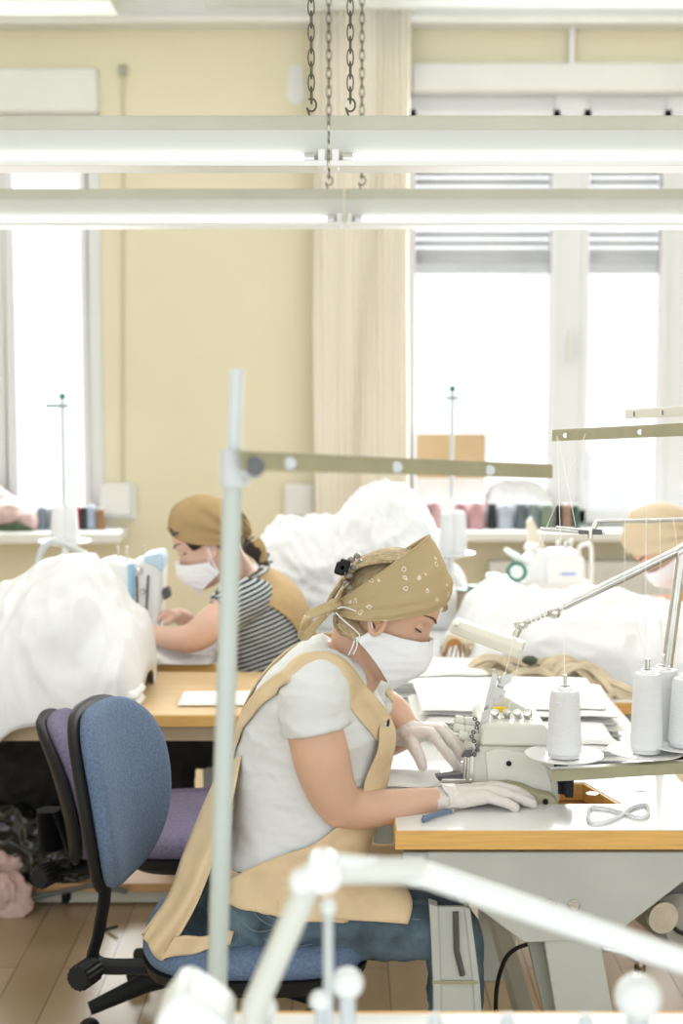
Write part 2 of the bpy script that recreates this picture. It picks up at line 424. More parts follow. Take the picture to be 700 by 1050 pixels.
# wall patch, outlet boxes, cables
def ov(cx, cy, w, h, d, n=28, sq=2.6, seed=0):
    pts = []
    for j in range(n):
        a = 2*PI*j/n; c, s_ = math.cos(a), math.sin(a)
        r = 1+.07*math.sin(3*a+seed)+.05*math.sin(5*a+seed*2)
        w_ = W(cx+w*r*math.copysign(abs(c)**(2/sq), c), cy+h*r*math.copysign(abs(s_)**(2/sq), s_), d)
        pts.append((w_.x, w_.z))
    return pts
o = obj(MB().poly(ov(303, 87, 9, 21, DW-.004), DW-.006, DW, 0), 'plaster_patch', WHITEP, loc=W(303, 87, DW-.003), smooth=False)
tag(o, 'white filler patch on the yellow wall beside the curtain', 'wall patch')
def wallbox(px, py, w, h, label, side=None, cable=None):
    c = W(px, py, DW-.04); t = thing('junction_box', label, 'junction box', c)
    hw, hh = w/2/211, h/2/211
    obj(MB().box(c, (hw*2, .07, hh*2)), 'cover', WHITEP, t, smooth=False, bevel=.02)
    obj(MB().box(c+V((.012, .02, -.012)), (hw*2+.01, .04, hh*2+.01)), 'back_plate', side or WHITEP, t, smooth=False, bevel=.01)
wallbox(119, 512, 34, 34, 'white plastic box on the wall beside the left window sill')
wallbox(307, 513, 32, 34, 'white plastic box on the wall left of the curtain', mat('aged_yellow_plastic', (.62, .50, .26), .5))
mb = MB().tube([W(126, 495, DW-.008), W(126, 300, DW-.008), W(126, 72, DW-.008)], .007, 8)
tag(obj(mb, 'wall_conduit', mat('painted_conduit', (.68, .64, .47), .7), loc=W(126, 495, DW)), 'thin painted conduit running up the yellow wall to the right of the left window', 'conduit')
c = W(126, 72, DW-.02)
tag(obj(MB().box(c, (.035, .03, .05)).box(c+V((0, -.015, .01)), (.02, .02, .02)), 'wall_clip', mat('clip_grey', (.45, .46, .40), .5), loc=c, smooth=False, bevel=.004), 'small grey clip at the top of the thin wall conduit', 'clip')
# curtain (pleated) between windows
def curt(u, v):
    px = lerp(322, 418, u); x = wx(px, 6.72)
    y = 6.72+.008*math.sin(u*2*PI*17)*(1+.3*math.sin(v*5+u*9))+.006*math.sin(u*31)
    return V((x+.004*math.sin(v*9+u*20), y, lerp(wz(9, 6.72), ZS-.25, v)))
CURT = mat('cream_curtain', (.86, .81, .71), .9, bump=.1, bscale=200)
t = thing('curtain', 'long cream pleated curtain hanging between the two windows', 'curtain', W(370, 560, 6.72))
obj(MB().grid(curt, 240, 12), 'fabric', CURT, t, solid=.004)
obj(MB().tube([V((wx(316, 6.72), 6.72, wz(8, 6.72))), V((wx(424, 6.72), 6.72, wz(8, 6.72)))], .012), 'rail', WHITEP, t)
# outside
t = thing('house', 'pale house with a grey slope roof seen through the left pane of the right window', 'house', (2.5, 17, 0))
HW = mat('white_render', (.93, .93, .92), .9); HR = mat('grey_roof', (.66, .67, .68), .9); HG = mat('house_window', (.70, .71, .73), .4); RR = mat('red_roof', (.80, .66, .62), .9)
hx = lambda px, d: W(px, 393, d).x
hz = lambda py, d: W(350, py, d).z
obj(MB().poly([(hx(478, 17), -1), (hx(478, 17), hz(350, 17)), (hx(505, 17), hz(275, 17)), (hx(560, 17), hz(245, 17)), (hx(575, 17), -1)], 17, 20), 'walls', HW, t, smooth=False)
obj(MB().poly([(hx(520, 17), hz(366, 17)), (hx(535, 17), hz(270, 17)), (hx(545, 17), hz(262, 17)), (hx(600, 17), hz(262, 17)), (hx(600, 17), hz(366, 17))], 16.9, 17), 'roof', HR, t, smooth=False)
for a in (500, 528, 550):
    obj(MB().box2((hx(a, 17), 16.92, hz(470, 17)), (hx(a+10, 17), 17, hz(405, 17))), 'window', HG, t, smooth=False)
t = thing('gable_house', 'faint white gabled house seen through the window beside the curtain', 'house', (1.6, 24, 0))
obj(MB().poly([(hx(380, 24), -1), (hx(380, 24), hz(400, 24)), (hx(440, 24), hz(345, 24)), (hx(495, 24), hz(300, 24)), (hx(500, 24), -1)], 24, 28), 'walls', HW, t, smooth=False)
obj(MB().poly([(hx(432, 24), hz(350, 24)), (hx(505, 24), hz(288, 24)), (hx(505, 24), hz(292, 24)), (hx(432, 24), hz(355, 24))], 23.7, 28), 'roof', HR, t, smooth=False)
t = thing('apartment_house', 'pale apartment house with reddish roof band seen through the right pane', 'house', (5, 19, 0))
obj(MB().box2((hx(590, 19), 19, -1), (hx(800, 19), 23, hz(330, 19))), 'walls', HW, t, smooth=False)
obj(MB().poly([(hx(590, 19), hz(332, 19)), (hx(590, 19), hz(290, 19)), (hx(800, 19), hz(290, 19)), (hx(800, 19), hz(332, 19))], 18.8, 23), 'roof', mat('pale_roof', (.78, .74, .72), .9), t, smooth=False)
obj(MB().box2((hx(590, 19), 18.7, hz(333, 19)), (hx(800, 19), 19, hz(318, 19))), 'eaves', RR, t, smooth=False)
for a in (600, 625, 660, 690):
    obj(MB().box2((hx(a, 19), 18.93, hz(400, 19)), (hx(a+14, 19), 19, hz(355, 19))), 'window', HG, t, smooth=False)
obj(MB().box2((hx(600, 19), 18.5, hz(530, 19)), (hx(641, 19), 19, hz(462, 19))), 'porch', mat('grey_render', (.62, .61, .63), .9), t, smooth=False)

# ============================================================ CEILING LAMPS
def chain(t, x, y, z0, z1, hook=True, phase=0):
    n = int((z1-z0)/.027); mb = MB()
    for i in range(n):
        c = V((x, y, z0+.05+i*.027)); r = []
        ax = V((1, 0, 0)) if (i+phase) % 2 else V((.25, .97, 0))
        for k in range(12):
            a = 2*PI*k/12
            r.append(c+ax*.0068*math.cos(a)+V((0, 0, 1))*(.012*math.sin(a)+.007*math.copysign(min(1, abs(math.sin(a))*1.5), math.sin(a))))
        mb.tube(r, .0015, 6, closed=True)
    o = obj(mb, 'chain', CHAIN, t)
    if hook:
        pts = [V((x, y, z0+.045))+V((.011*math.sin(a), 0, .0-.016+.014*math.cos(a))) for a in (-.6+.35*k for k in range(15))]
        pts = pts+[V((x, y, z0-.005)), V((x, y, z0-.02))] 
        obj(MB().tube(pts, .0022, 8), 'hook', CHAIN, o)
def lamp(label, xa, xb, y, z, hooks, open_end=None):
    """twin-slope batten: beige channel, pale reflector, tube. z = lower edge"""
    t = thing('fluorescent_lamp', label, 'lamp', (xa, y, z), 'fluorescent lamps hanging on chains')
    pr = [(-.035, .122), (.035, .122), (.035, .078), (.062, .03), (.075, .006), (.075, 0), (-.075, 0), (-.075, .006), (-.062, .03), (-.035, .078)]
    # channel
    ch = MB().box2((xa, y-.037, z+.078), (xb, y+.037, z+.111)); obj(ch, 'channel', LAMPT, t, smooth=False, bevel=.003)
    rf = MB()
    sec = [(-.038, .080), (-.046, .038), (-.050, .004), (-.045, .004), (-.041, .036), (-.033, .072), (.033, .072), (.041, .036), (.045, .004), (.050, .004), (.046, .038), (.038, .080)]
    rs = [[V((x, y+a, z+b_)) for a, b_ in sec] for x in (xa, xb)]
    rf.rings(rs, cap=False)
    rf.f += [tuple(range(11, -1, -1)), tuple(range(12, 24))]
    obj(rf, 'reflector', LAMPW, t, smooth=False)
    yt, zt = y-.062, z+.0135
    obj(MB().tube([V((xa+.05, yt, zt)), V((xb-.05, yt, zt))], .0115, 14), 'tube', TUBE, t)
    for x0, x1 in ((xa+.028, xa+.05), (xb-.05, xb-.028)):
        obj(MB().tube([V((x0, yt, zt)), V((x1, yt, zt))], .0135, 14), 'tube_cap', TUBEEND, t)
    for x0 in (xa+.012, xb-.012):
        obj(MB().box((x0, yt+.01, zt), (.016, .05, .04)), 'socket', WHITEP, t, smooth=False, bevel=.004)
    lip = MB().box2((xa, y-.080, z-.003), (xb, y+.03, z)) .box2((xa, y-.084, z-.004), (xb, y-.079, z+.008)); obj(lip, 'tray', WHITEP, t, smooth=False, bevel=.002)
    for hx_ in hooks: chain(t, hx_, y, z+.111, zc)
    l = bpy.data.lights.new('tube_light', 'AREA'); l.shape = 'RECTANGLE'; l.size = xb-xa-.1; l.size_y = .12; l.energy = 2.6; l.color = (1, .985, .95)
    lo = bpy.data.objects.new('tube_light', l); C.objects.link(lo); lo.parent = t; lo.location = ((xb-xa)/2, -.02, -.012)
    return t
zN = W(350, 174, 3.2).z; xN = W(337, 150, 3.2).x
lamp('white fluorescent lamp nearest the viewer, left one of the higher-looking pair', xN-1.3, xN-.003, 3.2, zN, (W(319, 60, 3.2).x, xN-1.1))
lamp('white fluorescent lamp nearest the viewer, right one of the higher-looking pair', xN+.003, xN+1.3, 3.2, zN, (W(359, 60, 3.2).x, xN+1.1))
zN2 = W(350, 233, 4.4).z; xN2 = W(353, 210, 4.4).x
lamp('white fluorescent lamp farther back, left one of the lower-looking pair', xN2-1.5, xN2-.003, 4.4, zN2, (W(337, 60, 4.4).x, xN2-1.2))
lamp('white fluorescent lamp farther back, right one of the lower-looking pair', xN2+.003, xN2+1.5, 4.4, zN2, (W(371, 60, 4.4).x, xN2+1.2))
# ============================================================ TABLES
ZT = .755
# --- main sewing table: near edge d=2.8, far edge d=3.79
T0, T1 = DEP(851, ZT), DEP(720, ZT)
xl0 = W(405, 850, T0).x; xr0 = xl0+.645
t = thing('sewing_table', 'white topped sewing table with wood edge under the overlock machine', 'table', ((xl0+xr0)/2, 3.3, 0))
SEW = t
top = MB()
# cut-out for the submerged machine bed
cut = (W(572, 822, 2.89), W(634, 822, 2.89))
cx0, cx1 = W(574, 820, 2.90).x, W(634, 820, 2.90).x; cy0, cy1 = 2.905, 3.06
def slab(mb, a, b_, z0, z1): mb.box2((a[0], a[1], z0), (b_[0], b_[1], z1))
bm_ = MB()
outer = [(xl0, T0), (xr0, T0), (xr0, T1), (xl0, T1)]; inner = [(cx0, cy0), (cx1, cy0), (cx0+.075, cy1), (cx0, cy1)]
def ringslab(z0, z1, outer, inner):
    mb = MB(); vs = []
    for z in (z0, z1):
        vs += [V((x, y, z)) for x, y in outer]+[V((x, y, z)) for x, y in inner]
    fs = []
    for i in range(4):
        j = (i+1) % 4
        fs += [(i, j, j+4, i+4), (i+8, i+12, j+12, j+8), (i, i+8, j+8, j), (i+4, j+4, j+12, i+12)]
    return mb.add(vs, fs)
obj(ringslab(ZT-.040, ZT-.002, outer, inner), 'tabletop', EDGE, t, smooth=False, bevel=.002)
o2 = [(x+(.003 if x == xl0 else -.003), y+(.003 if y == T0 else -.003)) for x, y in outer]
i2 = [(cx0-.004, cy0-.004), (cx1+.010, cy0-.004), (cx0+.080, cy1+.004), (cx0-.004, cy1+.004)]
obj(ringslab(ZT-.003, ZT, o2, i2), 'laminate_sheet', TOPW, t, smooth=False)
obj(MB().box2((cx0-.01, cy0-.01, ZT-.055), (cx1+.01, cy1+.01, ZT-.041)), 'recess_tray', BROWNW, t, smooth=False)
# end panel (trestle) facing the camera
D = T0+.015
obj(MB().pxpoly([(438, 874), (760, 874), (760, 850+60), (700, 905), (642, 950), (631, 964), (537, 967), (438, 893)], D, D+.03), 'end_panel', GREYB, t, smooth=False, bevel=.004)
obj(MB().pxpoly([(557, 960), (614, 960), (640, 1100), (660, 1230), (600, 1230), (580, 1100)], D+.004, D+.035), 'leg', GREYB, t, smooth=False, bevel=.004)
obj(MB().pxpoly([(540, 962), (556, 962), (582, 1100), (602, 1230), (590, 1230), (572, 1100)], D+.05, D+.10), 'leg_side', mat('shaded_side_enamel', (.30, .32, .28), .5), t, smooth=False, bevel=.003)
for x in (564, 588):
    w = W(x, 928, D); b_ = obj(MB().lathe([(0.0, 0), (.0125, 0), (.0125, .004), (.008, .009), (.0, .009)], w, (0, -1, 0), 16), 'bolt', STEEL, t)
obj(MB().box2((W(413, 877, D).x, D+.0, W(413, 897, D).z), (W(439, 877, D).x, D+.05, W(413, 874, D).z)), 'corner_bracket', mat('bracket_grey', (.33, .35, .33), .5), t, smooth=False, bevel=.003)
# far end trestle
obj(MB().box2((xl0+.06, T1-.1, .45), (xr0-.06, T1-.07, ZT-.04)), 'end_panel', GREYB, t, smooth=False, bevel=.004)
obj(MB().box2((xl0+.27, T1-.1, 0), (xl0+.37, T1-.06, .5)), 'leg', GREYB, t, smooth=False, bevel=.004)
obj(MB().box2((xl0+.29, D+.03, .18), (xl0+.33, T1-.08, .23)), 'stretcher', GREYB, t, smooth=False, bevel=.004)
# left channel leg
D2 = D+.028
mb = MB().pxpoly([(447, 930), (478, 930), (486, 1010), (492, 1100), (500, 1240), (452, 1240), (449, 1100), (447, 1010)], D2, D2+.01)
lg = obj(mb, 'channel_leg', GREYB, t, smooth=False, bevel=.002)
mb = MB().pxpoly([(440, 927), (449, 930), (452, 1010), (455, 1240), (446, 1240), (444, 1010)], D2-.004, D2+.03).pxpoly([(476, 930), (482, 932), (492, 1010), (506, 1240), (500, 1240), (485, 1010)], D2-.004, D2+.03)
obj(mb, 'leg_flange', GREYB, lg, smooth=False, bevel=.002)
obj(MB().pxpoly([(443, 1006), (490, 1006), (490, 1009), (443, 1009)], D2-.006, D2-.001), 'leg_seam', KHAKI, lg, smooth=False)
obj(MB().tube([W(467, 935, D2-.003), W(468, 975, D2-.003), W(474, 1000, D2-.003)], .006, 8), 'leg_slot', DSTEEL, lg)

# motor + cables under the table
t = thing('clutch_motor', 'round grey motor hanging under the sewing table at the right', 'motor', W(672, 935, 3.15))
obj(MB().lathe([(.0, -.09), (.05, -.09), (.062, -.07), (.062, .07), (.05, .09), (0, .09)], W(684, 935, 3.2), (.25, -1, 0), 28), 'housing', mat('motor_grey', (.34, .34, .30), .5), t)
obj(MB().lathe([(.0, 0), (.034, 0), (.036, .02), (.0, .02)], W(676, 938, 3.1), (.25, -1, 0), 24), 'pulley', STEEL, t)
obj(MB().box2(W(660, 905, 3.25), W(740, 885, 3.15)), 'bracket', DSTEEL, t, smooth=False, bevel=.004)
t = thing('oil_tap', 'small dirty metal tap under the sewing table beside the leg', 'tap', W(648, 985, 3.1))
obj(MB().tube([W(618, 972, 3.1), W(640, 976, 3.1), W(655, 984, 3.1), W(656, 998, 3.1)], [.009, .011, .012, .008], 10), 'pipe', STEEL, t)
obj(MB().lathe([(.013, 0), (.013, .012), (.006, .018), (.009, .03), (0, .03)], W(656, 990, 3.1), (0, 0, -1), 14), 'valve', mat('brass_dirty', (.25, .19, .10), .5, metal=.6), t)
def cab(label, pts, r=.005, m=CABLE, name='power_cable'):
    P = smoothpath([tuple(W(*p)) for p in pts], 6)
    o = obj(MB().tube(P, r, 8), name, m, loc=P[0]); return tag(o, label, 'cable')
cab('thick black cable drooping from under the table beside the channel leg', [(560, 965, 3.0), (530, 972, 3.0), (515, 990, 3.02), (508, 1030, 3.05), (512, 1110, 3.08)], .005)
cab('black cable at the far right under the sewing table', [(662, 925, 3.2), (680, 935, 3.15), (695, 955, 3.1), (720, 960, 3.1)], .005)
# pedal far below
# --- things lying on the table
def tape(name, label, cat, pts, w, m, th=.0015, tilt=(0, 0, 1), group=None):
    P = smoothpath([tuple(p) for p in pts], 6)
    o = obj(MB().tube(P, w/2, 8, flat=th*2/w, up=None), name, m, loc=P[0]); return tag(o, label, cat, group)
dx = 2.835
loop = [(603, 834), (606, 828), (622, 829), (640, 834), (655, 838), (664, 835), (662, 825), (648, 828), (636, 836), (618, 843), (604, 842), (603, 834)]
P = []
for x, y in loop:
    d = 1458*(CAMZ-ZT)/(y-393)*1.0
    w = W(x, y, 2.85); k = (CAMZ-ZT-.004)/(CAMZ-w.z); P.append((w.x*k, 2.85*k, ZT+.004))
P = smoothpath(P, 6)
tag(obj(MB().tube(P[:-1], .0038, 8, closed=True), 'elastic_loop', CLOTHW, loc=P[0]), 'white elastic cord looped in a figure eight on the white tabletop', 'elastic cord')
def onT(x, y, h=0, z=ZT):
    w = W(x, y, 2.85); k = (CAMZ-z-h)/(CAMZ-w.z); return V((w.x*k, 2.85*k, z+h))
for (x0, x1, y0, lab, hh) in ((600, 614, 814, 'small clear plastic sliver on the white tabletop left of the round disc', .0012), (648, 662, 810, 'small round clear disc on the white tabletop', .002)):
    c = onT((x0+x1)/2, y0); tag(obj(MB().lathe([(0, 0), (.013, 0), (.013, hh), (0, hh)], c, n=20), 'plastic_disc', mat('clear_plastic', (.62, .63, .62), .2), loc=c), lab, 'plastic piece')
# thread snips
t = thing('thread_snips', 'small blue-grey thread snips lying by the gloved wrist on the table corner', 'scissors', onT(446, 838))
BLU = mat('snips_blue', (.14, .20, .30), .35)
a, b_ = onT(433, 841, .006), onT(462, 832, .006)
obj(MB().tube([a, lerp(a, b_, .5)+V((0, 0, .003)), b_], [.006, .0065, .004], 8, flat=.6), 'handle', BLU, t)
obj(MB().tube([b_, onT(474, 828, .004)], [.004, .001], 6), 'blade', STEEL, t)
obj(MB().tube([onT(434, 838, .004), onT(460, 830, .004)], [.004, .003], 8), 'handle', BLU, t)

# --- overlock machine ------------------------------------------------
M0 = 2.93
t = thing('overlock_machine', 'beige grey overlock sewing machine with yellow sticker on the white table', 'sewing machine', W(530, 822, M0))
obj(MB().pxpoly([(484, 775), (487, 768), (492, 764), (562, 766), (566, 772), (569, 790), (574, 806), (574, 824), (484, 824)], M0, M0+.20), 'body', MACH, t, bevel=.007, ang=30)
obj(MB().pxpoly([(492, 765), (493, 747), (499, 742), (557, 743), (562, 748), (562, 766)], M0-.008, M0+.19), 'top_cover', MACHL, t, bevel=.010, ang=30)
obj(MB().pxpoly([(497, 771), (510, 767.5), (545, 772), (560, 786), (566, 805), (566, 815), (500, 806)], M0-.004, M0+.01), 'side_plate', MACHL, t, bevel=.004, ang=30)
obj(MB().pxpoly([(500, 808), (508, 804), (522, 803), (536, 806), (550, 812), (565, 815), (571, 820), (572, 827), (566, 831), (540, 832), (505, 832)], M0-.03, M0+.02), 'looper_cover', KHAKI, t, bevel=.009, ang=30)
for x, y, r, dd in ((521.5, 783, .0055, -.0055), (559, 822, .006, -.031)):
    w = W(x, y, M0+dd); obj(MB().lathe([(0, -.001), (r, -.001), (r, .002), (0, .002)], w, (0, -1, 0), 16), 'screw_hole', BLACK, t)
# raised thread guard plate behind
obj(MB().pxpoly([(492, 745), (497, 724), (505, 712), (516, 713), (545, 730), (549, 744)], M0+.12, M0+.135), 'guard_plate', MACHL, t, bevel=.004)
obj(MB().box2(W(505, 737, M0+.10), W(519, 724.5, M0+.112)), 'sticker', YELL, t, smooth=False)
obj(MB().box2(W(500, 743, M0+.02), W(553, 739, M0+.10)), 'tension_plate', STEEL, t, smooth=False, bevel=.002)
for k, (x, y) in enumerate(((508, 737), (520, 737), (531, 737), (541, 738))):
    w = W(x, y, M0+.05); kk = obj(MB().lathe([(0, 0), (.010, 0), (.011, .004), (.006, .006), (.006, .011), (.009, .012), (.009, .02), (0, .021)], w, (-.2, -.5, 1), 16), 'tension_dial', STEEL if k % 2 else TUBEEND, t)
# folded metal guides
mb = MB()
for pts, da, db in (([(494, 742), (497, 722), (502, 702), (506, 685), (510, 694), (507, 712), (503, 728)], .030, .033), ([(506, 722), (509, 704), (512, 695), (526, 690), (524, 699), (517, 704), (513, 720)], .045, .048), ([(503, 716), (506, 703), (519, 708), (516, 716)], .028, .031), ([(491, 748), (495, 730), (503, 726), (500, 744)], .012, .015)):
    mb.pxpoly(pts, M0+da, M0+db)
mb.tube([W(506, 686, M0+.03), W(512, 700, M0+.04), W(518, 690, M0+.045)], .003, 6)
obj(mb, 'thread_guide', mat('bright_steel_plate', (.62, .64, .64), .25, metal=.9), t, smooth=False, bevel=.001, sub=0)
for x, y in ((497, 737), (514, 715)):
    w = W(x, y, M0+.026); obj(MB().lathe([(0, 0), (.003, 0), (.003, .003), (0, .003)], w, (0, -1, 0), 12), 'guide_screw', STEEL, t)
obj(MB().tube([W(545, 742, M0+.05), W(545, 728, M0+.05), W(541, 727, M0+.05)], .002, 8).tube([W(538, 742, M0+.05), W(538, 730, M0+.05)], .002, 8), 'thread_pin', STEEL, t)
# round tension rollers at the left
for k, (x, y, x2, y2) in enumerate(((466, 738, 490, 741), (465, 746, 492, 750), (470, 753, 494, 758))):
    a = W(x, y, M0+.05-.012*k); b_ = W(x2, y2, M0+.05-.012*k); L = (b_-a).length
    obj(MB().lathe([(0, 0), (.0085, 0), (.0098, .004), (.0098, L*.36), (.0075, L*.40), (.0105, L*.45), (.0105, L*.9), (0, L*.9)], a, b_-a, 18), 'tension_knob', MACHL, t)
# black guide chain / eyelets strip
for k in range(9):
    w = W(487+3*math.sin(k*1.2), 737+k*4.6, M0-.005+.004*(k % 2)); obj(MB().lathe([(.0022, 0), (.0048, 0), (.0048, .004), (.0022, .004)], w, (-.5, -1, .3), 10, closed=True), 'eyelet', DSTEEL, t)
# presser head mechanism
mb = MB().pxpoly([(476, 778), (486, 773), (486, 806), (474, 802)], M0+.0, M0+.05)
h = obj(mb, 'head_block', TUBEEND, t, bevel=.004)
obj(MB().tube([W(480, 776, M0-.004), W(479, 800, M0-.004)], .004, 10).tube([W(474, 781, M0+.01), W(473, 803, M0+.01)], .003, 10), 'needle_bar', STEEL, h)
obj(MB().pxpoly([(473, 777), (478, 769), (485, 768), (483, 776)], M0-.01, M0+.01), 'lever', DSTEEL, h, bevel=.002)
obj(MB().pxpoly([(446, 796), (482, 792), (484, 797), (450, 801)], M0+.005, M0+.03), 'presser_foot', DSTEEL, t, bevel=.002)
obj(MB().box2(W(450, 803, M0+.07), W(484, 799, M0-.005)), 'needle_plate', STEEL, t, smooth=False, bevel=.002)
obj(MB().lathe([(0, 0), (.036, 0), (.040, .008), (.040, .024), (.034, .03), (0, .03)], W(566, 775, M0+.17), (1, 0, 0), 28), 'hand_wheel', BLACK, t)
obj(MB().box2(W(571, 815, M0+.0), W(579, 785, M0+.03)), 'belt_guard', BLACK, t, smooth=False, bevel=.004)

# --- cone rack bar + cones --------------------------------------------
def cone(root, c, h, r0, r1, m, spindle=True, pl=None):
    """thread cone standing at c"""
    t = root
    prof = [(r0*.55, -.006), (r0*.9, -.006), (r0*.9, 0), (r0, .004), (lerp(r0, r1, .5), h*.5), (r1*1.02, h*.93), (r1*.9, h), (r1*.45, h), (r1*.45, h*.9), (r0*.55, 0)]
    obj(MB().lathe(prof, c, n=28, closed=True), 'thread', m, t)
    obj(MB().lathe([(r0*.52, -.008), (r0*.58, -.008), (r1*.5, h+.008), (r1*.40, h+.008)], c, n=20, closed=True), 'cone_core', PLATEW, t)
cd = 2.86
def bar_at(px): w = W(px, 786, lerp(cd-.02, cd+.04, (px-565)/135)); w.z = W(630, 786, cd).z; return w
t = thing('cone_rack', 'grey metal rack bar carrying spindles and white plates above the table', 'thread rack', W(640, 800, cd))
p0, p1 = bar_at(563), bar_at(760)
q = p1-p0; L = q.length; ang_ = math.atan2(q.y, q.x)
R3 = Matrix.Rotation(ang_, 3, 'Z')
mb = MB(); mb.box((p0+p1)/2, (L, .022, .003), R3); mb.box((p0+p1)/2+R3 @ V((0, -.0105, -.011)), (L, .0025, .024), R3)
obj(mb, 'bar', KHAKI, t, smooth=False, bevel=.001)
obj(MB().box(W(583, 806, cd+.05), (.018, .02, .045)), 'bracket', BLACK, t, smooth=False, bevel=.003)
CON = [(578, 776, .0, 79, 'white thread cone on the spindle beside the overlock machine', .085), (662, 772, .05, 92, 'white thread cone second from the machine, front one of the close pair', .08), (678, 764, .13, 88, 'white thread cone standing just behind the close pair\'s front cone', .08), (703, 765, .06, 80, 'white thread cone cut by the right edge of the photo', .08)]
for i, (x, y, dd, hh, lab, pr) in enumerate(CON):
    d = cd+dd; s_ = 1458/d; c = W(x, y, d)
    obj(MB().lathe([(0, -.012), (.012, -.012), (.012, -.004), (0, -.004)], c, n=16), 'spindle_base', KHAKI, t)
    h = (hh-6)/s_
    pl = MB().lathe([(0, -.004), (.03, -.006), (pr*.62, -.002), (pr*.66, 0), (.03, -.003), (0, -.001)] if False else [(.0, -.005), (.034, -.005), (.078, .004), (.080, .007), (.034, -.001), (0, -.001)], c, n=36)
    if i != 2: obj(pl, 'plate', PLATEW, t)
    obj(MB().tube([c+V((0, 0, -.004)), c+V((0, 0, h+.028))], .0034 if i != 1 else .005, 10), 'spindle', STEEL, t)
    k = thing('thread_cone', lab, 'thread cone', c, 'white thread cones on the rack')
    r0 = 18.5/s_ if i != 1 else 17/s_
    if i == 1: c = c+V((0, 0, .001))
    cone(k, c+V((0, 0, .008)), h-.012, r0, r0*.82, THREADW)

# --- thread stand (right): post off right, guide arms, rods
td = 2.98
t = thing('thread_stand', 'grey thread guide stand with long flat arms at the right edge', 'thread stand', W(716, 800, td))
obj(MB().tube([W(716, 786, td), W(714, 370, td)], .009, 14), 'post', STEEL, t)
def flatbar(mb, a, b_, h, th=.003, hb=None):
    a = V(a); b_ = V(b_); hb = hb or h
    n = (b_-a).cross(V((0, 0, 1))).normalized()*th/2
    vs = [a-n+V((0, 0, -h/2)), a+n+V((0, 0, -h/2)), a+n+V((0, 0, h/2)), a-n+V((0, 0, h/2)), b_-n+V((0, 0, -hb/2)), b_+n+V((0, 0, -hb/2)), b_+n+V((0, 0, hb/2)), b_-n+V((0, 0, hb/2))]
    return mb.add(vs, [(0, 1, 2, 3), (7, 6, 5, 4), (0, 4, 5, 1), (1, 5, 6, 2), (2, 6, 7, 3), (3, 7, 4, 0)])
def lbar(a, b_, h, w):
    """angle profile seen from below: upright face plus flange"""
    mb = MB(); flatbar(mb, a, b_, h, .002)
    a = V(a); b_ = V(b_); n = (b_-a).cross(V((0, 0, 1))).normalized()
    flatb = [a+V((0, 0, h/2)), b_+V((0, 0, h/2)), b_+n*-w+V((0, 0, h/2)), a+n*-w+V((0, 0, h/2))]
    up = V((0, 0, .002)); mb.add(flatb+[p+up for p in flatb], [(3, 2, 1, 0), (4, 5, 6, 7), (0, 1, 5, 4), (1, 2, 6, 5), (2, 3, 7, 6), (3, 0, 4, 7)])
    return mb
a, b_ = W(566, 447, 3.25), W(720, 440, 2.78)
ar = obj(lbar(a, b_, .024, .012), 'guide_arm', KHAKI, t, smooth=False, bevel=.001)
for f in (.10, .62): obj(MB().lathe([(0, 0), (.006, 0), (.006, .004), (0, .004)], lerp(a, b_, f)+V((0, -.002, 0)), (0, -1, 0), 12), 'guide_ring', STEEL, ar)
a, b_ = W(641, 425, 3.1), W(720, 421, 2.85)
ar = obj(lbar(a, b_, .019, .01), 'guide_arm', mat('ivory_metal', (.70, .68, .62), .4), t, smooth=False, bevel=.001)
for f in (.12, .5, .78): obj(MB().box(lerp(a, b_, f)+V((0, -.003, 0)), (.004, .003, .010)), 'slot', DSTEEL, ar, smooth=False)
r1 = smoothpath([tuple(p) for p in (W(608, 546, 3.1), W(611, 536, 3.1), W(618, 534.5, 3.1), W(660, 534, 3.05), W(720, 532, 2.98))], 4)
obj(MB().tube(r1, .005, 10), 'upper_rod', STEEL, t)
obj(MB().tube([W(554, 542.5, 3.12), W(620, 547, 3.1)], .0042, 10), 'lower_rod', STEEL, t)
obj(MB().tube([W(570, 540.5, 3.12), W(603, 544, 3.1)], .003, 10), 'short_rod', STEEL, t)
obj(MB().box(W(611, 545, 3.1), (.024, .02, .012)).box(W(600, 546, 3.1), (.03, .02, .006)), 'clamp', DSTEEL, t, smooth=False, bevel=.002)
obj(MB().tube([W(605, 543, 3.09), W(605, 552, 3.09)], .006, 10), 'clamp_screw', STEEL, t)
# fine threads
def thr(label, pts):
    o = obj(MB().tube([W(*p) for p in pts], .0007, 5), 'thread_strand', THREADL, loc=W(*pts[0])); tag(o, label, 'thread', 'fine white threads running to the cones')
G = 'fine white thread running from the guide stand down towards the cones'
thr(G, [(571, 447, 3.23), (579, 697, 2.87)]); thr(G, [(663, 443, 2.96), (661, 680, 2.92)])
thr(G, [(641, 448, 3.03), (640, 600, 3.0), (665, 682, 2.93)]); thr(G, [(700, 450, 2.9), (702, 690, 2.92)])
thr(G, [(572, 447, 3.23), (590, 540, 3.1), (556, 541, 3.12), (510, 720, 2.99)]); thr(G, [(600, 445, 3.1), (560, 541, 3.12), (520, 735, 2.98)])
thr(G, [(676, 532, 3.0), (679, 690, 2.98)]); thr(G, [(690, 532, 3.0), (700, 600, 2.98)])

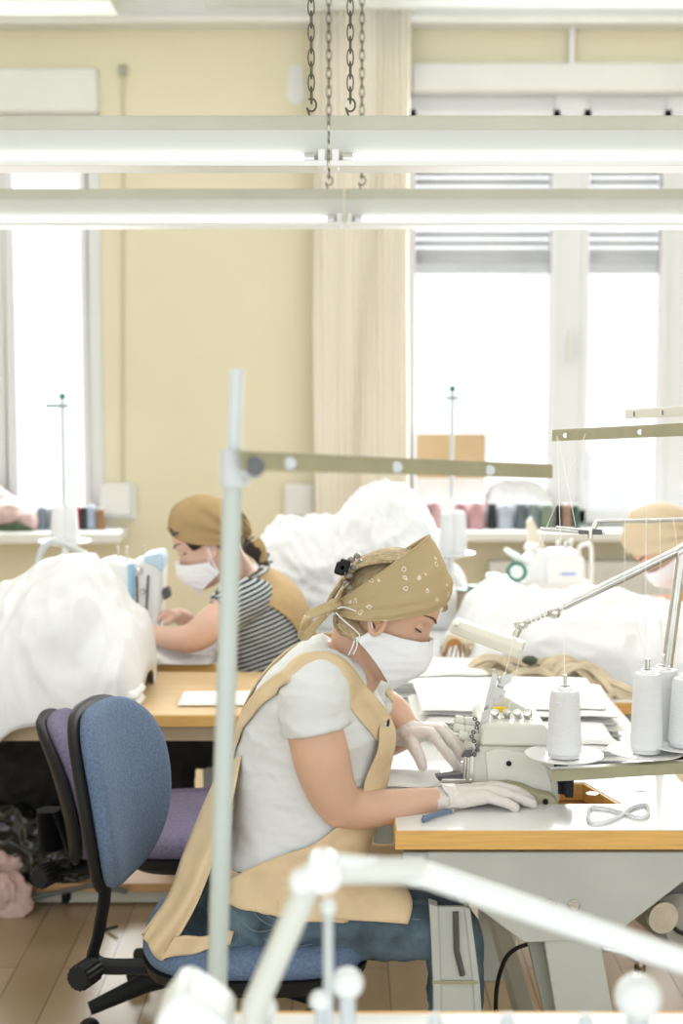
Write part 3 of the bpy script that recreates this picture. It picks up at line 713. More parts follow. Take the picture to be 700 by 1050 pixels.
# --- metal desk lamp at the right
ld = 3.15
t = thing('desk_lamp', 'chrome jointed desk lamp with long pale head reaching in from the right', 'lamp', W(678, 790, ld+.1))
obj(MB().tube([W(677, 735, ld), W(699, 566, ld)], .0125, 16), 'lower_arm', STEEL, t)
up = obj(MB().tube([W(699, 563, ld), W(578, 622, ld+.06)], .0095, 14), 'upper_arm', STEEL, t)
obj(MB().tube([W(705, 560, ld), W(694, 567, ld)], .013, 14), 'elbow', STEEL, t)
obj(MB().ell(W(568, 628, ld+.06), .0155), 'ball_joint', STEEL, t)
obj(MB().tube([W(578, 622, ld+.06), W(566, 628, ld+.06)], .007, 12), 'neck_rod', STEEL, t)
for k in range(5):
    a = lerp(W(562, 629, ld+.06), W(539, 638, ld+.07), k/5); b_ = lerp(W(562, 629, ld+.06), W(539, 638, ld+.07), (k+.7)/5)
    obj(MB().tube([a, b_], .006 if k % 2 else .0075, 12), 'swivel_segment', STEEL, t)
obj(MB().ell(W(534, 640, ld+.07), (.016, .016, .014)), 'ball_joint', STEEL, t)
obj(MB().tube([W(533, 641, ld+.07), W(528, 653, ld+.07)], [.009, .0075], 12), 'head_stem', STEEL, t)
a, b_ = W(464, 640, ld+.1), W(536, 666, ld+.06)
q = (b_-a).normalized(); L = (b_-a).length; side = q.cross(V((0, 0, 1))).normalized(); upv = side.cross(q)
rs = []
for f, w_, h_ in ((0, .020, .011), (.02, .026, .016), (.5, .028, .017), (.98, .028, .018), (1, .022, .012)):
    c = a+q*L*f
    rs.append([c+side*w_*x+upv*h_*z for x, z in ((-1, -1), (-1, .2), (-.6, 1), (.6, 1), (1, .2), (1, -1))])
hd = obj(MB().rings(rs), 'lamp_head', mat('lamp_head_ivory', (.72, .71, .62), .4), t, bevel=.003)
obj(MB().tube([W(469, 641, ld+.07), W(466, 640, ld+.07)], .006, 10), 'screw', STEEL, hd)
obj(MB().box(W(678, 726, ld), (.05, .06, .03)), 'clamp', DSTEEL, t, smooth=False, bevel=.004)
obj(MB().tube([W(677, 735, ld), V((W(677, 735, ld).x, ld, ZT))], .011, 12), 'foot_post', STEEL, t)
# ============================================================ REST OF THE FURNITURE
def tbl(name, label, x0, x1, d0, d1, z=ZT, rim=.003, topm=TOPW, edgem=EDGE, legm=GREYB, legs=True, th=.036, group=None):
    t = thing(name, label, 'table', ((x0+x1)/2, (d0+d1)/2, 0), group)
    obj(MB().box2((x0, d0, z-th), (x1, d1, z-.003)), 'tabletop', edgem, t, smooth=False, bevel=.003)
    obj(MB().box2((x0+rim, d0+rim, z-.0035), (x1-rim, d1-rim, z-.0025 if rim > .01 else z)), 'laminate_sheet', topm, t, smooth=False)
    if legs:
        for x in (x0+.06, x1-.06):
            for y in (d0+.07, d1-.07): obj(MB().box2((x-.022, y-.022, 0), (x+.022, y+.022, z-th)), 'leg', legm, t, smooth=False, bevel=.004)
        obj(MB().box2((x0+.05, d0+.06, z-th-.09), (x1-.05, d0+.08, z-th)), 'apron_rail', legm, t, smooth=False, bevel=.002)
    return t
# oak desk
ZD = .745
DD = DEP(735, ZD)
print('desk', DD, 'T', T0, T1)
xd0, xd1 = W(-190, 730, 3.75).x, W(345, 730, 3.75).x
t = thing('wooden_desk', 'light wooden desk behind the office chairs, half covered in white fabric', 'desk', ((xd0+xd1)/2, 4, 0))
obj(MB().box2((xd0, 3.75, ZD-.033), (xd1, 4.32, ZD)), 'desktop', OAK, t, smooth=False, bevel=.004)
obj(MB().box2((xd0+.02, 3.76, ZD-.075), (xd1-.02, 3.80, ZD-.034)), 'front_rail', mat('desk_rail_wood', (.46, .36, .23), .5), t, smooth=False, bevel=.002)
obj(MB().box2((xd0, 3.746, ZD-.033), (xd1, 3.752, ZD-.002)), 'edge_band', EDGE, t, smooth=False, bevel=.001)
tan_ = mat('beige_leg_paint', (.62, .53, .36), .5)
for x, y in ((xd0+.04, 3.82), (xd1-.08, 3.82), (xd1-.08, 4.26), (xd0+.04, 4.26)):
    obj(MB().box2((x-.02, y-.02, 0), (x+.02, y+.02, ZD-.033)), 'leg', tan_, t, smooth=False, bevel=.004)
# low rolling platform
xp0, xp1 = W(14, 905, 4.3).x, W(330, 905, 4.3).x
zp = W(100, 906, 4.3).z
t = thing('rolling_platform', 'low wooden platform on castors under the desk carrying the bags', 'platform', ((xp0+xp1)/2, 4.6, 0))
obj(MB().box2((xp0-.4, 4.3, zp-.028), (xp1, 4.95, zp)), 'board', mat('platform_wood', (.55, .33, .15), .45, var=.12, vscale=8, stretch=(1, 6, 6)), t, smooth=False, bevel=.003)
obj(MB().box2((xp0-.38, 4.33, zp-.072), (xp1, 4.37, zp-.03)), 'steel_rail', mat('pale_rail', (.50, .49, .42), .5), t, smooth=False, bevel=.002)
for x in (W(64, 930, 4.3).x, xp1-.1):
    for y in (4.35, 4.85):
        q = obj(MB().lathe([(0, -.014), (.030, -.014), (.034, -.008), (.034, .008), (.030, .014), (0, .014)], (x, y, .034), (1, .3, 0), 20), 'castor_wheel', BLACK, t)
        obj(MB().box((x, y, max(.05, zp-.05)), (.04, .03, .05)), 'castor_fork', DSTEEL, q, smooth=False, bevel=.004)
cab('thick grey-green cable running across the low platform', [(-20, 925, 4.25), (20, 923, 4.25), (50, 917, 4.27), (80, 911, 4.29), (96, 908, 4.28), (130, 914, 4.27)], .008, CABLEG)
cab('thin black cable sagging below the low platform behind the chair', [(24, 928, 4.27), (30, 940, 4.27), (45, 944, 4.25), (65, 948, 4.2), (90, 956, 4.15), (120, 950, 4.1)], .005)

# black bag, pink cloth
def lump(name, label, cat, m, c, r, amp, sc, seed, vox=.009, cut=None, vsm=2, blobs=None, group=None, ridged=True):
    mb = MB().ell(c, r, nu=110, nv=76)
    for b_ in (blobs or []): mb.ell(b_[0], b_[1], nu=80, nv=56)
    for i, p in enumerate(mb.v):
        q = p*sc+V((seed, seed*2, seed*3))
        n1 = 1-2*abs(noise.noise(q)); n2 = 1-2*abs(noise.noise(q*2.3+V((5, 5, 5))))
        dr = (p-V(c)); dr = dr.normalized() if dr.length > 0 else dr
        mb.v[i] = p+dr*(amp*n1+amp*.5*n2+amp*.25*(1-2*abs(noise.noise(q*5))))
        if cut is not None and mb.v[i].z < cut: mb.v[i].z = cut
    o = obj(mb, name, m, loc=(c[0], c[1], cut if cut is not None else c[2]-r[2]), voxel=vox, vsm=vsm)
    return tag(o, label, cat, group)
lump('bin_bag', 'shiny black plastic bag on the low platform under the desk', 'bag', BAG, W(38, 868, 4.45), (.17, .14, .15), .04, 11, 1, cut=zp, vox=.006, vsm=1, blobs=[(W(5, 855, 4.5), (.13, .1, .13)), (W(60, 880, 4.42), (.09, .09, .10))])
lump('pink_garment', 'crumpled dusty pink cloth beside the black bag at the left edge', 'cloth', PINKC, W(12, 895, 4.36), (.085, .06, .10), .03, 16, 5, cut=zp+.0, vox=.006, vsm=1, blobs=[(W(28, 902, 4.36), (.045, .05, .055))])
t_ = lump('pink_sleeve', 'end of dusty pink cloth hanging over the platform edge', 'cloth', PINKC, W(8, 920, 4.25), (.055, .025, .055), .022, 20, 8, vox=.004, vsm=1)
t = thing('thread_spool', 'red spool lying on the dark pile under the desk at the left edge', 'spool', W(8, 832, 4.45))
obj(MB().lathe([(0, -.03), (.028, -.03), (.028, .03), (0, .03)], W(8, 834, 4.45), (1, .2, .2), 18), 'thread', thread_mat('red_thread', (.35, .03, .04)), t)
obj(MB().lathe([(0, 0), (.034, 0), (.034, .006), (0, .006)], W(8, 826, 4.44), (0, .1, 1), 18), 'flange', MGREEN, t)
lump('dark_garments', 'dark clothes heaped behind the office chairs under the desk', 'cloth', BLACKF, W(20, 800, 4.5), (.20, .10, .13), .03, 8, 3)

# ---------------------------------------------------------- office chairs
def cushion(w, d, h, cx, cy, cz, corner=3.0, crown=.012, n=48, taper=0, axes=None):
    """rounded cushion; axes = (X,Y,Z) directions"""
    X, Y, Z = axes or (V((1, 0, 0)), V((0, 1, 0)), V((0, 0, 1)))
    c = V((cx, cy, cz)); rs = []
    for (f, zz) in ((.0001, -.5), (.86, -.5), (.97, -.36), (1, -.1), (1, .12), (.96, .34), (.86, .47), (.6, .53), (.3, .56), (.0001, .57)):
        r = []
        for j in range(n):
            a = 2*PI*j/n; ca, sa = math.cos(a), math.sin(a)
            x = math.copysign(abs(ca)**(2/corner), ca); y = math.copysign(abs(sa)**(2/corner), sa)
            ww = w*(1+taper*y)
            r.append(c+X*(x*ww/2*f)+Y*(y*d/2*f)+Z*(zz*h))
        rs.append(r)
    return rs
def office_chair(label, seat_c, face, back_c, fab, tilt=.16, seat_sz=(.46, .46), back_sz=(.40, .42), bellows=False, knob=True, yaw_back=None):
    """face = angle of the direction the sitter faces, seat_c/back_c world points"""
    t = thing('office_chair', label, 'chair', (seat_c.x, seat_c.y, 0), None)
    F = V((math.cos(face), math.sin(face), 0)); S = V((-F.y, F.x, 0)); Z = V((0, 0, 1))
    mb = MB(); rs = cushion(seat_sz[0], seat_sz[1], .062, *seat_c, corner=3.2, axes=(S, F, Z)); mb.rings(rs)
    obj(mb, 'seat', fab, t, smooth=True, ang=60)
    rs = []
    for f, z in ((.5, -.085), (.80, -.075), (.97, -.05), (1.0, -.026)):
        r = []
        for j in range(48):
            a = 2*PI*j/48; ca, sa = math.cos(a), math.sin(a)
            r.append(seat_c+S*(math.copysign(abs(ca)**(2/3.2), ca)*seat_sz[0]/2*f)+F*(math.copysign(abs(sa)**(2/3.2), sa)*seat_sz[1]/2*f)+Z*z)
        rs.append(r)
    obj(MB().rings(rs), 'seat_shell', BLACK, t)
    fb = yaw_back if yaw_back is not None else face
    Fb = V((math.cos(fb), math.sin(fb), 0)); Sb = V((-Fb.y, Fb.x, 0))
    N = (Fb*math.cos(tilt)+Z*math.sin(tilt)).normalized(); U = Sb.cross(N)*-1
    if U.z < 0: U = -U
    # backrest: rounded top, narrower rounded bottom
    def brings(th, offs, grow):
        rs = []
        for (f, zz) in ((.0001, 0), (.9, .0), (.98, .15), (1, .4), (1, .6), (.96, .85), (.88, .97), (.6, 1.03), (.3, 1.06), (.0001, 1.07)):
            r = []
            for j in range(56):
                a = 2*PI*j/56; ca, sa = math.cos(a), math.sin(a)
                x = math.copysign(abs(ca)**(2/2.9), ca); y = math.copysign(abs(sa)**(2/2.9), sa)
                wd = back_sz[0]/2*(1+.02*y-.20*max(0, -y)**1.5-.10*max(0, y)**2)*f+grow*f
                hh = back_sz[1]/2*f+grow*f
                bow = .035*(x*f)**2
                r.append(back_c+Sb*x*wd+U*(y*hh)+N*(offs+zz*th+bow+.02*math.cos(y*f*1.6)))
            rs.append(r)
        return rs
    obj(MB().rings(brings(.045, 0, 0)), 'backrest', fab, t, ang=70)
    sh = [[p for p in r] for r in brings(-.028, .004, .007)]
    obj(MB().rings(sh), 'backrest_shell', BLACK, t, ang=70)
    # bracket
    j0 = back_c-N*.03-U*back_sz[1]*.15; j1 = back_c-U*back_sz[1]*.5-N*.02; low = V((back_c.x, back_c.y, seat_c.z-.085))-Fb*.02
    j3 = seat_c+Z*-.095-F*seat_sz[1]*.30
    bmat_ = BLACK
    P = smoothpath([tuple(j0), tuple(j1), tuple(lerp(j1, low, .6)), tuple(low), tuple(lerp(low, j3, .5)), tuple(j3)], 5)
    obj(MB().tube(P, .030, 12, flat=.35, up=tuple(Sb)), 'back_bar', bmat_, t, ang=60)
    if bellows:
        mb = MB(); A = back_c-N*.045-U*.05; B = low-N*.01+V((0, 0, .05))
        prof = []; n = 14
        for k in range(n*4+1):
            prof.append((.024+.008*math.cos(k*PI/2), k/(n*4)*(A-B).length))
        mb.lathe([(0, 0)]+prof+[(0, (A-B).length)], B, A-B, 18); obj(mb, 'bellows', BLACK, t, ang=80)
    if knob:
        k0 = low+V((0, -.03, .0)); pr = []
        mb = MB(); ax = V((-.35, -1, .05)).normalized(); rs = []
        q = V((0, 0, 1)).rotation_difference(ax)
        for r_, z in ((0.001, 0), (.026, 0), (.028, .004), (.028, .06), (.024, .066), (.001, .066)):
            rs.append([k0+q @ V(((r_*(1 if i % 2 else .9))*math.cos(2*PI*i/32), (r_*(1 if i % 2 else .9))*math.sin(2*PI*i/32), z)) for i in range(32)])
        obj(mb.rings(rs), 'adjuster_knob', BLACK, t, ang=20)
    obj(MB().lathe([(.0, seat_c.z-.10), (.06, seat_c.z-.10), (.06, seat_c.z-.13), (.028, seat_c.z-.14), (.028, .24), (.04, .23), (.04, .10), (0, .10)], (seat_c.x, seat_c.y, 0)), 'gas_column', BLACK, t, ang=30)
    for k in range(5):
        a = face+PI+2*PI*k/5+.3; dr = V((math.cos(a), math.sin(a), 0)); c = V((seat_c.x, seat_c.y, 0))
        lg_ = obj(MB().tube([c+V((0, 0, .14)), c+dr*.15+V((0, 0, .125)), c+dr*.29+V((0, 0, .085))], [.030, .026, .018], 10, flat=.8), 'base_leg', BLACK, t)
        obj(MB().lathe([(0, -.022), (.024, -.022), (.028, -.015), (.028, .015), (.024, .022), (0, .022)], c+dr*.29+V((0, 0, .028)), (-dr.y, dr.x, 0), 18), 'castor', BLACK, lg_)
    return t
seatA = W(265, 985, 2.94); seatA.z = .475
office_chair('office chair with bright blue upholstery under the woman in the white T-shirt', seatA, .0, W(104, 812, 2.95), CHBLUE, tilt=.13, seat_sz=(.46, .475), back_sz=(.40, .385), yaw_back=-.20)
seatB = W(205, 868, 3.52); seatB.z = .525
office_chair('empty office chair with purple-grey upholstery behind the blue one', seatB, .12, W(64, 806, 3.42), CHPURP, tilt=.22, seat_sz=(.46, .44), back_sz=(.38, .36), bellows=True, yaw_back=.06)

# ---------------------------------------------------------- back work tables
tbl('sewing_table', 'white sewing table under the far machine at the left, behind the wooden desk', W(-40, 660, 4.4).x, W(232, 660, 4.4).x, 4.40, 5.0)
tbl('sewing_table', 'long white sewing table under the white fabric at the right', W(452, 720, 3.86).x, W(800, 720, 3.86).x, 3.86, 5.75)
tbl('sewing_table', 'white table under the white fabric heap between the two women', W(268, 650, 5.0).x, W(452, 720, 3.86).x-.01, 4.95, 5.8)
tbl('side_table', 'low table beside the sewing table carrying the white folded cloth', W(385, 745, 3.84).x-.03, W(449, 720, 3.84).x, 3.86, 4.5)

# ---------------------------------------------------------- white fabric heaps
def heap(name, label, top, zb, dc, df, db, seed, amp=.035, sc=5, fold=1.0, nx=150, nv=110, m=CLOTHW, lower=None, group=None, exp=2.4, cat='fabric', hang=None):
    """top: silhouette [(px,py)] read at depth dc; falls to height zb at df (front) and db (back)"""
    x0, x1 = top[0][0], top[-1][0]
    def fn(u, v):
        px = lerp(x0, x1, u); wt = W(px, sinterp(top, px), dc); zt = max(wt.z, zb+.01)
        a = v*PI                        # 0 front bottom .. pi back bottom
        edge = min(1, (min(u, 1-u)/.06))**.5
        ca, sa = math.cos(a), math.sin(a)
        y = dc+(df-dc)*math.copysign(abs(ca)**(2/exp), ca) if ca > 0 else dc+(db-dc)*abs(ca)**(2/exp)
        y = dc+(y-dc)*lerp(.35, 1, edge)
        z = zb+(zt-zb)*abs(sa)**(2/exp)
        p = V((wt.x, y, z))
        q = V((p.x*sc, p.y*sc, p.z*sc*.8))+V((seed*7.3, seed*3.1, seed))
        w = noise.noise_vector(q*.6)*.8
        n1 = 1-2.2*abs(noise.noise(q+w)); n2 = 1-2.2*abs(noise.noise(q*2.1+w*2+V((3, 1, 8)))); n3 = noise.noise(q*5+w*3)
        k = (.3+.7*edge)*(amp*n1+amp*.6*n2*fold+amp*.15*n3+amp*.22*(1-2.2*abs(noise.noise(q*4.3+w*3+V((7, 7, 1))))))*min(1, abs(sa)*2.5+.15)
        nrm = V((0, ca*(-1 if df < dc else 1), sa)).normalized()
        p += nrm*k+V((noise.noise(q+V((9, 9, 9)))*amp*.6*min(1, edge), 0, 0))
        if p.z < zb: p.z = zb
        if hang and ca > 0:
            lo = hang(px)
            if lo is not None and v < .22:
                p.z -= (1-v/.22)*(zb-lo); p.y -= .03*(1-v/.22)
        return p
    mb = MB().grid(fn, nx, nv)
    o = obj(mb, name, m, loc=((mb.v[0].x+mb.v[-1].x)/2, dc, zb), ang=180, solid=.002)
    return tag(o, label, cat, group)
def hangL(px):
    py = sinterp([(-90, 860), (-20, 830), (0, 806), (8, 780), (22, 762), (40, 748), (70, 742), (110, 735), (150, 722), (160, 720)], px)
    if px > 152: return None
    return W(px, py, 3.72).z
heap('fabric_heap', 'huge heap of thin white fabric spilling over the wooden desk at the left', [(-90, 640), (-40, 622), (0, 612), (25, 603), (45, 588), (70, 577), (90, 580), (110, 600), (125, 620), (140, 640), (147, 655), (152, 690)], ZD+.002, 4.02, 3.74, 4.34, 2.0, amp=.024, sc=5.0, hang=hangL, exp=2.2)
heap('fabric_heap', 'low tail of white fabric on the far sewing table below the bent arm', [(110, 672), (140, 655), (165, 658), (190, 668), (215, 680), (225, 690)], ZT+.002, 4.55, 4.37, 4.75, 3.3, amp=.012, sc=9, nx=60, nv=50)
heap('fabric_heap', 'tall heap of white fabric piled between the two women', [(262, 565), (285, 543), (310, 541), (345, 538), (362, 520), (385, 507), (405, 506), (425, 515), (440, 535), (450, 560), (462, 585), (475, 600), (480, 640)], ZT+.002, 5.35, 5.0, 5.72, 4.1, amp=.028, sc=6.5, exp=2.6)
heap('fabric_heap', 'wide heap of white fabric on the right sewing table beyond the desk lamp', [(455, 668), (475, 650), (487, 625), (500, 608), (515, 606), (540, 612), (575, 618), (600, 614), (640, 618), (670, 626), (700, 630), (760, 636), (820, 660)], ZT+.002, 4.4, 4.02, 4.85, 5.6, amp=.020, sc=4.5, nx=170)
# folded fabric stacks
def stack(n, x0, x1, d0, d1, z0, label, group, seed, th=.011, m=CLOTHS, wob=.02, name='folded_cloth', skew=0):
    rnd = random.Random(seed)
    z = z0
    proto = None
    for k in range(n):
        mb = MB(); w = x1-x0; dpt = d1-d0; nu, nv = 26, 20
        ph = rnd.random()*9
        def top_(u, v, s):
            ex = min(u, 1-u)*w; ey = min(v, 1-v)*dpt; e = min(ex, ey)
            rr = min(1, e/.012); hh = th*.5*math.sqrt(max(0, 1-(1-rr)**2))
            base = th*.5+.004*noise.noise(V((u*3, v*3, k*.08)))*min(1, k/3)
            return V((x0+u*w, d0+v*dpt, z+base+s*hh))
        mb.grid(lambda u, v: top_(u, v, 1), nu, nv); mb.grid(lambda u, v: top_(u, v, -1), nu, nv)
        rot = rnd.uniform(-.05, .05); c = V(((x0+x1)/2, (d0+d1)/2, z)); off = V((rnd.uniform(-wob, wob)+skew*k, rnd.uniform(-wob, wob), 0))
        R = Matrix.Rotation(rot, 3, 'Z')
        mb.v = [c+off+R @ (p-c) for p in mb.v]
        o = obj(mb, name, m, loc=c+off, ang=70)
        lab = label if 0 < k < n-1 else (label+', topmost' if k else label+', lowest')
        if n == 1: lab = label
        tag(o, lab, 'folded cloth', group)
        z += th*.93
    return z
stack(5, W(372, 700, 3.95).x, W(498, 700, 3.95).x, 3.88, 4.10, ZT, 'flat white folded cloth piled beyond the worker\'s mask', 'white folded cloths piled beyond the mask', 3, th=.016)
stack(7, W(555, 700, 3.6).x-.10, W(620, 700, 3.6).x, 3.42, 3.78, ZT, 'flat white folded cloth in the taller stack behind the overlock machine', 'white folded cloths behind the machine', 5, th=.013)
stack(5, W(572, 760, 3.3).x-.06, W(628, 760, 3.3).x, 3.2, 3.40, ZT, 'flat white folded cloth in the small stack behind the first thread cone', 'white folded cloths behind the first cone', 8, th=.011)
stack(6, W(430, 720, 3.55).x, W(548, 720, 3.55).x, 3.42, 3.78, ZT, 'flat white folded cloth in the wide stack left of the machine top', 'white folded cloths left of the machine top', 9, th=.015)
stack(3, W(378, 795, 3.02).x+.02, W(470, 795, 3.02).x, 2.97, 3.10, ZT, 'white folded strip lying under the gloved fingers', 'white folded strips under the fingers', 12, th=.007, wob=.008)
o = stack(1, W(180, 716, 3.86).x, W(262, 716, 3.86).x, 3.82, 3.98, ZD, 'small white folded cloth lying alone on the wooden desk', None, 14, th=.012)
o = stack(2, W(62, 716, 3.8).x, W(143, 716, 3.8).x, 3.752, 3.9, ZD, 'white folded panel at the front edge of the desk below the big heap', 'white folded panels on the desk edge', 15, th=.03, wob=.002)
c = W(388, 797, 2.975); tag(obj(MB().box((c.x+.02, 2.965, ZT+.003), (.07, .012, .005)), 'dark_red_ribbon', mat('dark_red', (.16, .02, .03), .7), loc=(c.x+.02, 2.965, ZT), smooth=False, bevel=.002), 'dark red strip under the white folded strips on the table', 'ribbon')

# ---------------------------------------------------------- cotton tape bundles
rnd = random.Random(21)
def ribbon(pts, w, label, group=None, m=STRAP):
    P = smoothpath([tuple(p) for p in pts], 7); mb = MB(); n = len(P)
    def fn(u, v):
        i = min(n-1, int(round(u*(n-1)))); p = V(P[i]); t_ = (V(P[min(i+1, n-1)])-V(P[max(0, i-1)])).normalized()
        s_ = V((.15, .6, .85)); s_ = (s_-t_*s_.dot(t_)).normalized()
        return p+s_*w*(v-.5)
    mb.grid(fn, n-1, 4); o = obj(mb, 'cotton_tape', m, loc=P[0], solid=.0022, ang=180)
    return tag(o, label, 'tape', group)
G = 'beige cotton tapes piled at the table end'
lab = 'beige cotton tape looped in the tangled row in front of the white fabric'
base = ZT+.004
for k in range(34):
    px = lerp(500, 606, rnd.random()**.9); d = 3.90+.10*rnd.random(); c = W(px, 400, d); zz = base+.01+.03*rnd.random()*(1 if px < 590 else .5)
    L = rnd.uniform(.05, .10); h_ = rnd.uniform(.03, .075); a = rnd.uniform(-.6, .6)
    pts = [V((c.x-L, d-.01, base)), V((c.x-L*.7, d+a*.02, zz+h_*.6)), V((c.x, d+a*.03, zz+h_)), V((c.x+L*.7, d+a*.04, zz+h_*.4)), V((c.x+L, d-.02, base+.002)), V((c.x+L*.55, d-.03, base+.012)), V((c.x+L*.1, d-.035, zz*.5+base*.5))]
    ribbon(pts, rnd.uniform(.016, .028), lab, G)
G = 'beige cotton tapes trailing to the table corner'
for k in range(12):
    s0 = W(596+rnd.uniform(-4, 8), 695+rnd.uniform(-4, 4), 3.93); e0 = W(652+rnd.uniform(-16, 22), 722+rnd.uniform(-4, 3), 3.89)
    m0 = lerp(s0, e0, .5)+V((rnd.uniform(-.02, .02), 0, rnd.uniform(0, .03)))
    s0.z = max(base, s0.z); e0.z = max(base, e0.z-.01); m0.z = max(base+.004, m0.z)
    ribbon([s0, m0, e0], rnd.uniform(.014, .022), 'beige cotton tape trailing from the tangled row to the right table corner', G)
G = 'beige cotton tapes standing in loops by the mask'
for k in range(10):
    c = W(466+k*3.6, 690, 3.99); z0_ = base+.02
    pts = [V((c.x-.03, 4.13, base)), V((c.x-.025+.004*k, 4.14, z0_+.06)), V((c.x+.0, 4.15, z0_+.105-.004*k)), V((c.x+.04, 4.15, z0_+.07)), V((c.x+.065, 4.13, base+.01))]
    ribbon(pts, .018, 'beige cotton tape standing in a loop beside the worker\'s mask', G)
tag(ribbon([W(457, 702, 4.12), W(455, 676, 4.12), W(461, 660, 4.12), W(471, 662, 4.12), W(470, 696, 4.12)], .02, 'x', m=BROWNW), 'brown leather-like loop standing beside the beige tapes', 'strap')
tag(obj(MB().ell(W(543, 677, 3.93), (.022, .02, .013)), 'green_pad', mat('dark_green_pad', (.06, .08, .05), .8), loc=W(543, 677, 3.93)), 'small dark green pad on top of the beige tapes', 'pad')
# green / brown reels behind scarf
for x, y0, y1, col, nm, lab in ((474, 606, 642, (.40, .33, .22), 'brown_reel', 'brown reel standing between scarf and white fabric'), (485, 602, 640, (.16, .25, .15), 'green_reel', 'green reel standing between scarf and white fabric'), (497, 600, 625, (.05, .10, .07), 'dark_green_reel', 'dark green reel behind the fabric just beyond the scarf')):
    d = 4.95; s_ = 1458/d; c = W(x, y1, d); h_ = (y1-y0)/s_
    c.z = ZT; h_ = W(x, y0, d).z-ZT
    k = thing('thread_reel', lab, 'thread reel', c); obj(MB().lathe([(0, 0), (.022, 0), (.022, h_), (0, h_)], c, n=20), 'thread', thread_mat(nm, col), k); obj(MB().lathe([(0, h_), (.024, h_), (.024, h_+.006), (0, h_+.006)], c, n=20), 'flange', MGREEN, k)

# ---------------------------------------------------------- sill contents
def sill_cone(x0, x1, y0, col, lab, grp, dd=6.74):
    s_ = 1458/dd; c = W((x0+x1)/2, 545, dd); c.z = ZS; h_ = W(x0, y0, dd).z-ZS; r = (x1-x0)/2/s_
    k = thing('thread_cone', lab, 'thread cone', c, grp)
    n_ = 'thread_%d_%d_%d' % tuple(int(q*100) for q in col)
    cone(k, c+V((0, 0, .009)), h_-.02, r, r*.86, thread_mat(n_, col))
for a in (
 (430, 441, 514, (.36, .15, .19), 'mauve thread cone at the left end of the right sill row'),
 (440, 452, 513, (.62, .40, .42), 'pale pink thread cone second from the left on the right sill'),
 (449, 457, 513, (.42, .03, .07), 'red thread cone between pink cones on the right sill', 6.82),
 (464, 478, 514, (.45, .24, .29), 'mauve pink thread cone just right of the distant white thread post'),
 (479, 497, 513, (.58, .34, .37), 'wide pink thread cone next to the second red cone on the right sill'),
 (494, 502, 514, (.40, .03, .06), 'second red thread cone on the right sill', 6.82),
 (499, 509, 514, (.03, .035, .04), 'black thread cone beside the pale blue one on the right sill'),
 (509, 526, 515, (.48, .54, .62), 'pale blue thread cone in the middle of the right sill'),
 (527, 540, 514, (.13, .16, .18), 'dark slate thread cone right of the pale blue one'),
 (539, 553, 514, (.22, .27, .27), 'slate green thread cone left of the mossy green one'),
 (552, 567, 515, (.20, .26, .19), 'mossy green thread cone on the right sill'),
 (568, 576, 515, (.02, .02, .02), 'black thread cone right of the mossy green one'),
 (575, 586, 515, (.33, .22, .16), 'brown thread cone near the right end of the row'),
 (585, 594, 516, (.05, .09, .07), 'dark green thread cone at the right end of the row')):
    sill_cone(a[0], a[1], a[2], a[3], a[4], 'coloured thread cones on the right window sill', *(a[5:] or ()))
for a in (
 (38, 49, 518, (.22, .27, .33), 'slate blue thread cone left of the white cones on the left sill'),
 (49, 60, 519, (.34, .38, .42), 'grey thread cone just left of the white cones on the left sill'),
 (73, 83, 517, (.55, .02, .03), 'bright red thread cone on the left sill'),
 (82, 90, 518, (.03, .05, .06), 'black thread cone on the left sill beside the red one'),
 (89, 99, 517, (.40, .47, .58), 'pale blue thread cone on the left sill'),
 (98, 108, 520, (.32, .18, .09), 'brown thread cone at the right end of the left sill')):
    sill_cone(*a, 'coloured thread cones on the left window sill')
lump('pink_bundle', 'pale pink bundle of cloth on the left window sill', 'cloth', mat('pale_pink_cloth', (.66, .50, .48), .9, bump=.2, bscale=30), W(8, 530, 6.74), (.10, .06, .075), .02, 12, 31, cut=ZS, blobs=[(W(28, 534, 6.72), (.045, .05, .05))])
lump('pale_bundle', 'whitish bundle leaning at the left window behind the pink cloth', 'cloth', mat('pale_lilac_cloth', (.72, .66, .67), .9, bump=.2, bscale=30), W(-6, 518, 6.80), (.08, .04, .12), .02, 12, 41, cut=ZS)
lump('green_cloth', 'dark green cloth under the pink bundle on the left window sill', 'cloth', mat('dark_green_cloth', (.07, .11, .06), .9), W(14, 542, 6.68), (.09, .03, .022), .01, 14, 33, cut=ZS)
c = W(462, 545, 6.86); zt_ = W(462, 445, 6.86).z; zb_ = ZS
t = thing('cardboard_box', 'brown cardboard box standing in the right window behind the cones', 'box', (c.x, 6.83, ZS))
xa, xb = W(427, 480, 6.83).x, W(497, 480, 6.83).x
obj(MB().box2((xa, 6.80, ZS), (xb, 6.88, zt_)), 'carton', CARD, t, smooth=False, bevel=.003)
obj(MB().box2((xa-.002, 6.797, lerp(ZS, zt_, .0)), (xb+.002, 6.80, W(462, 490, 6.8).z)), 'white_sleeve', WHITEP, t, smooth=False)
heap('white_packet', 'white plastic packet on the right sill behind the pale blue thread cone', [(496, 515), (504, 499), (528, 494), (552, 497), (568, 514)], ZS, 6.83, 6.80, 6.88, 9.1, amp=.008, sc=12, nx=50, nv=40, cat='packet')

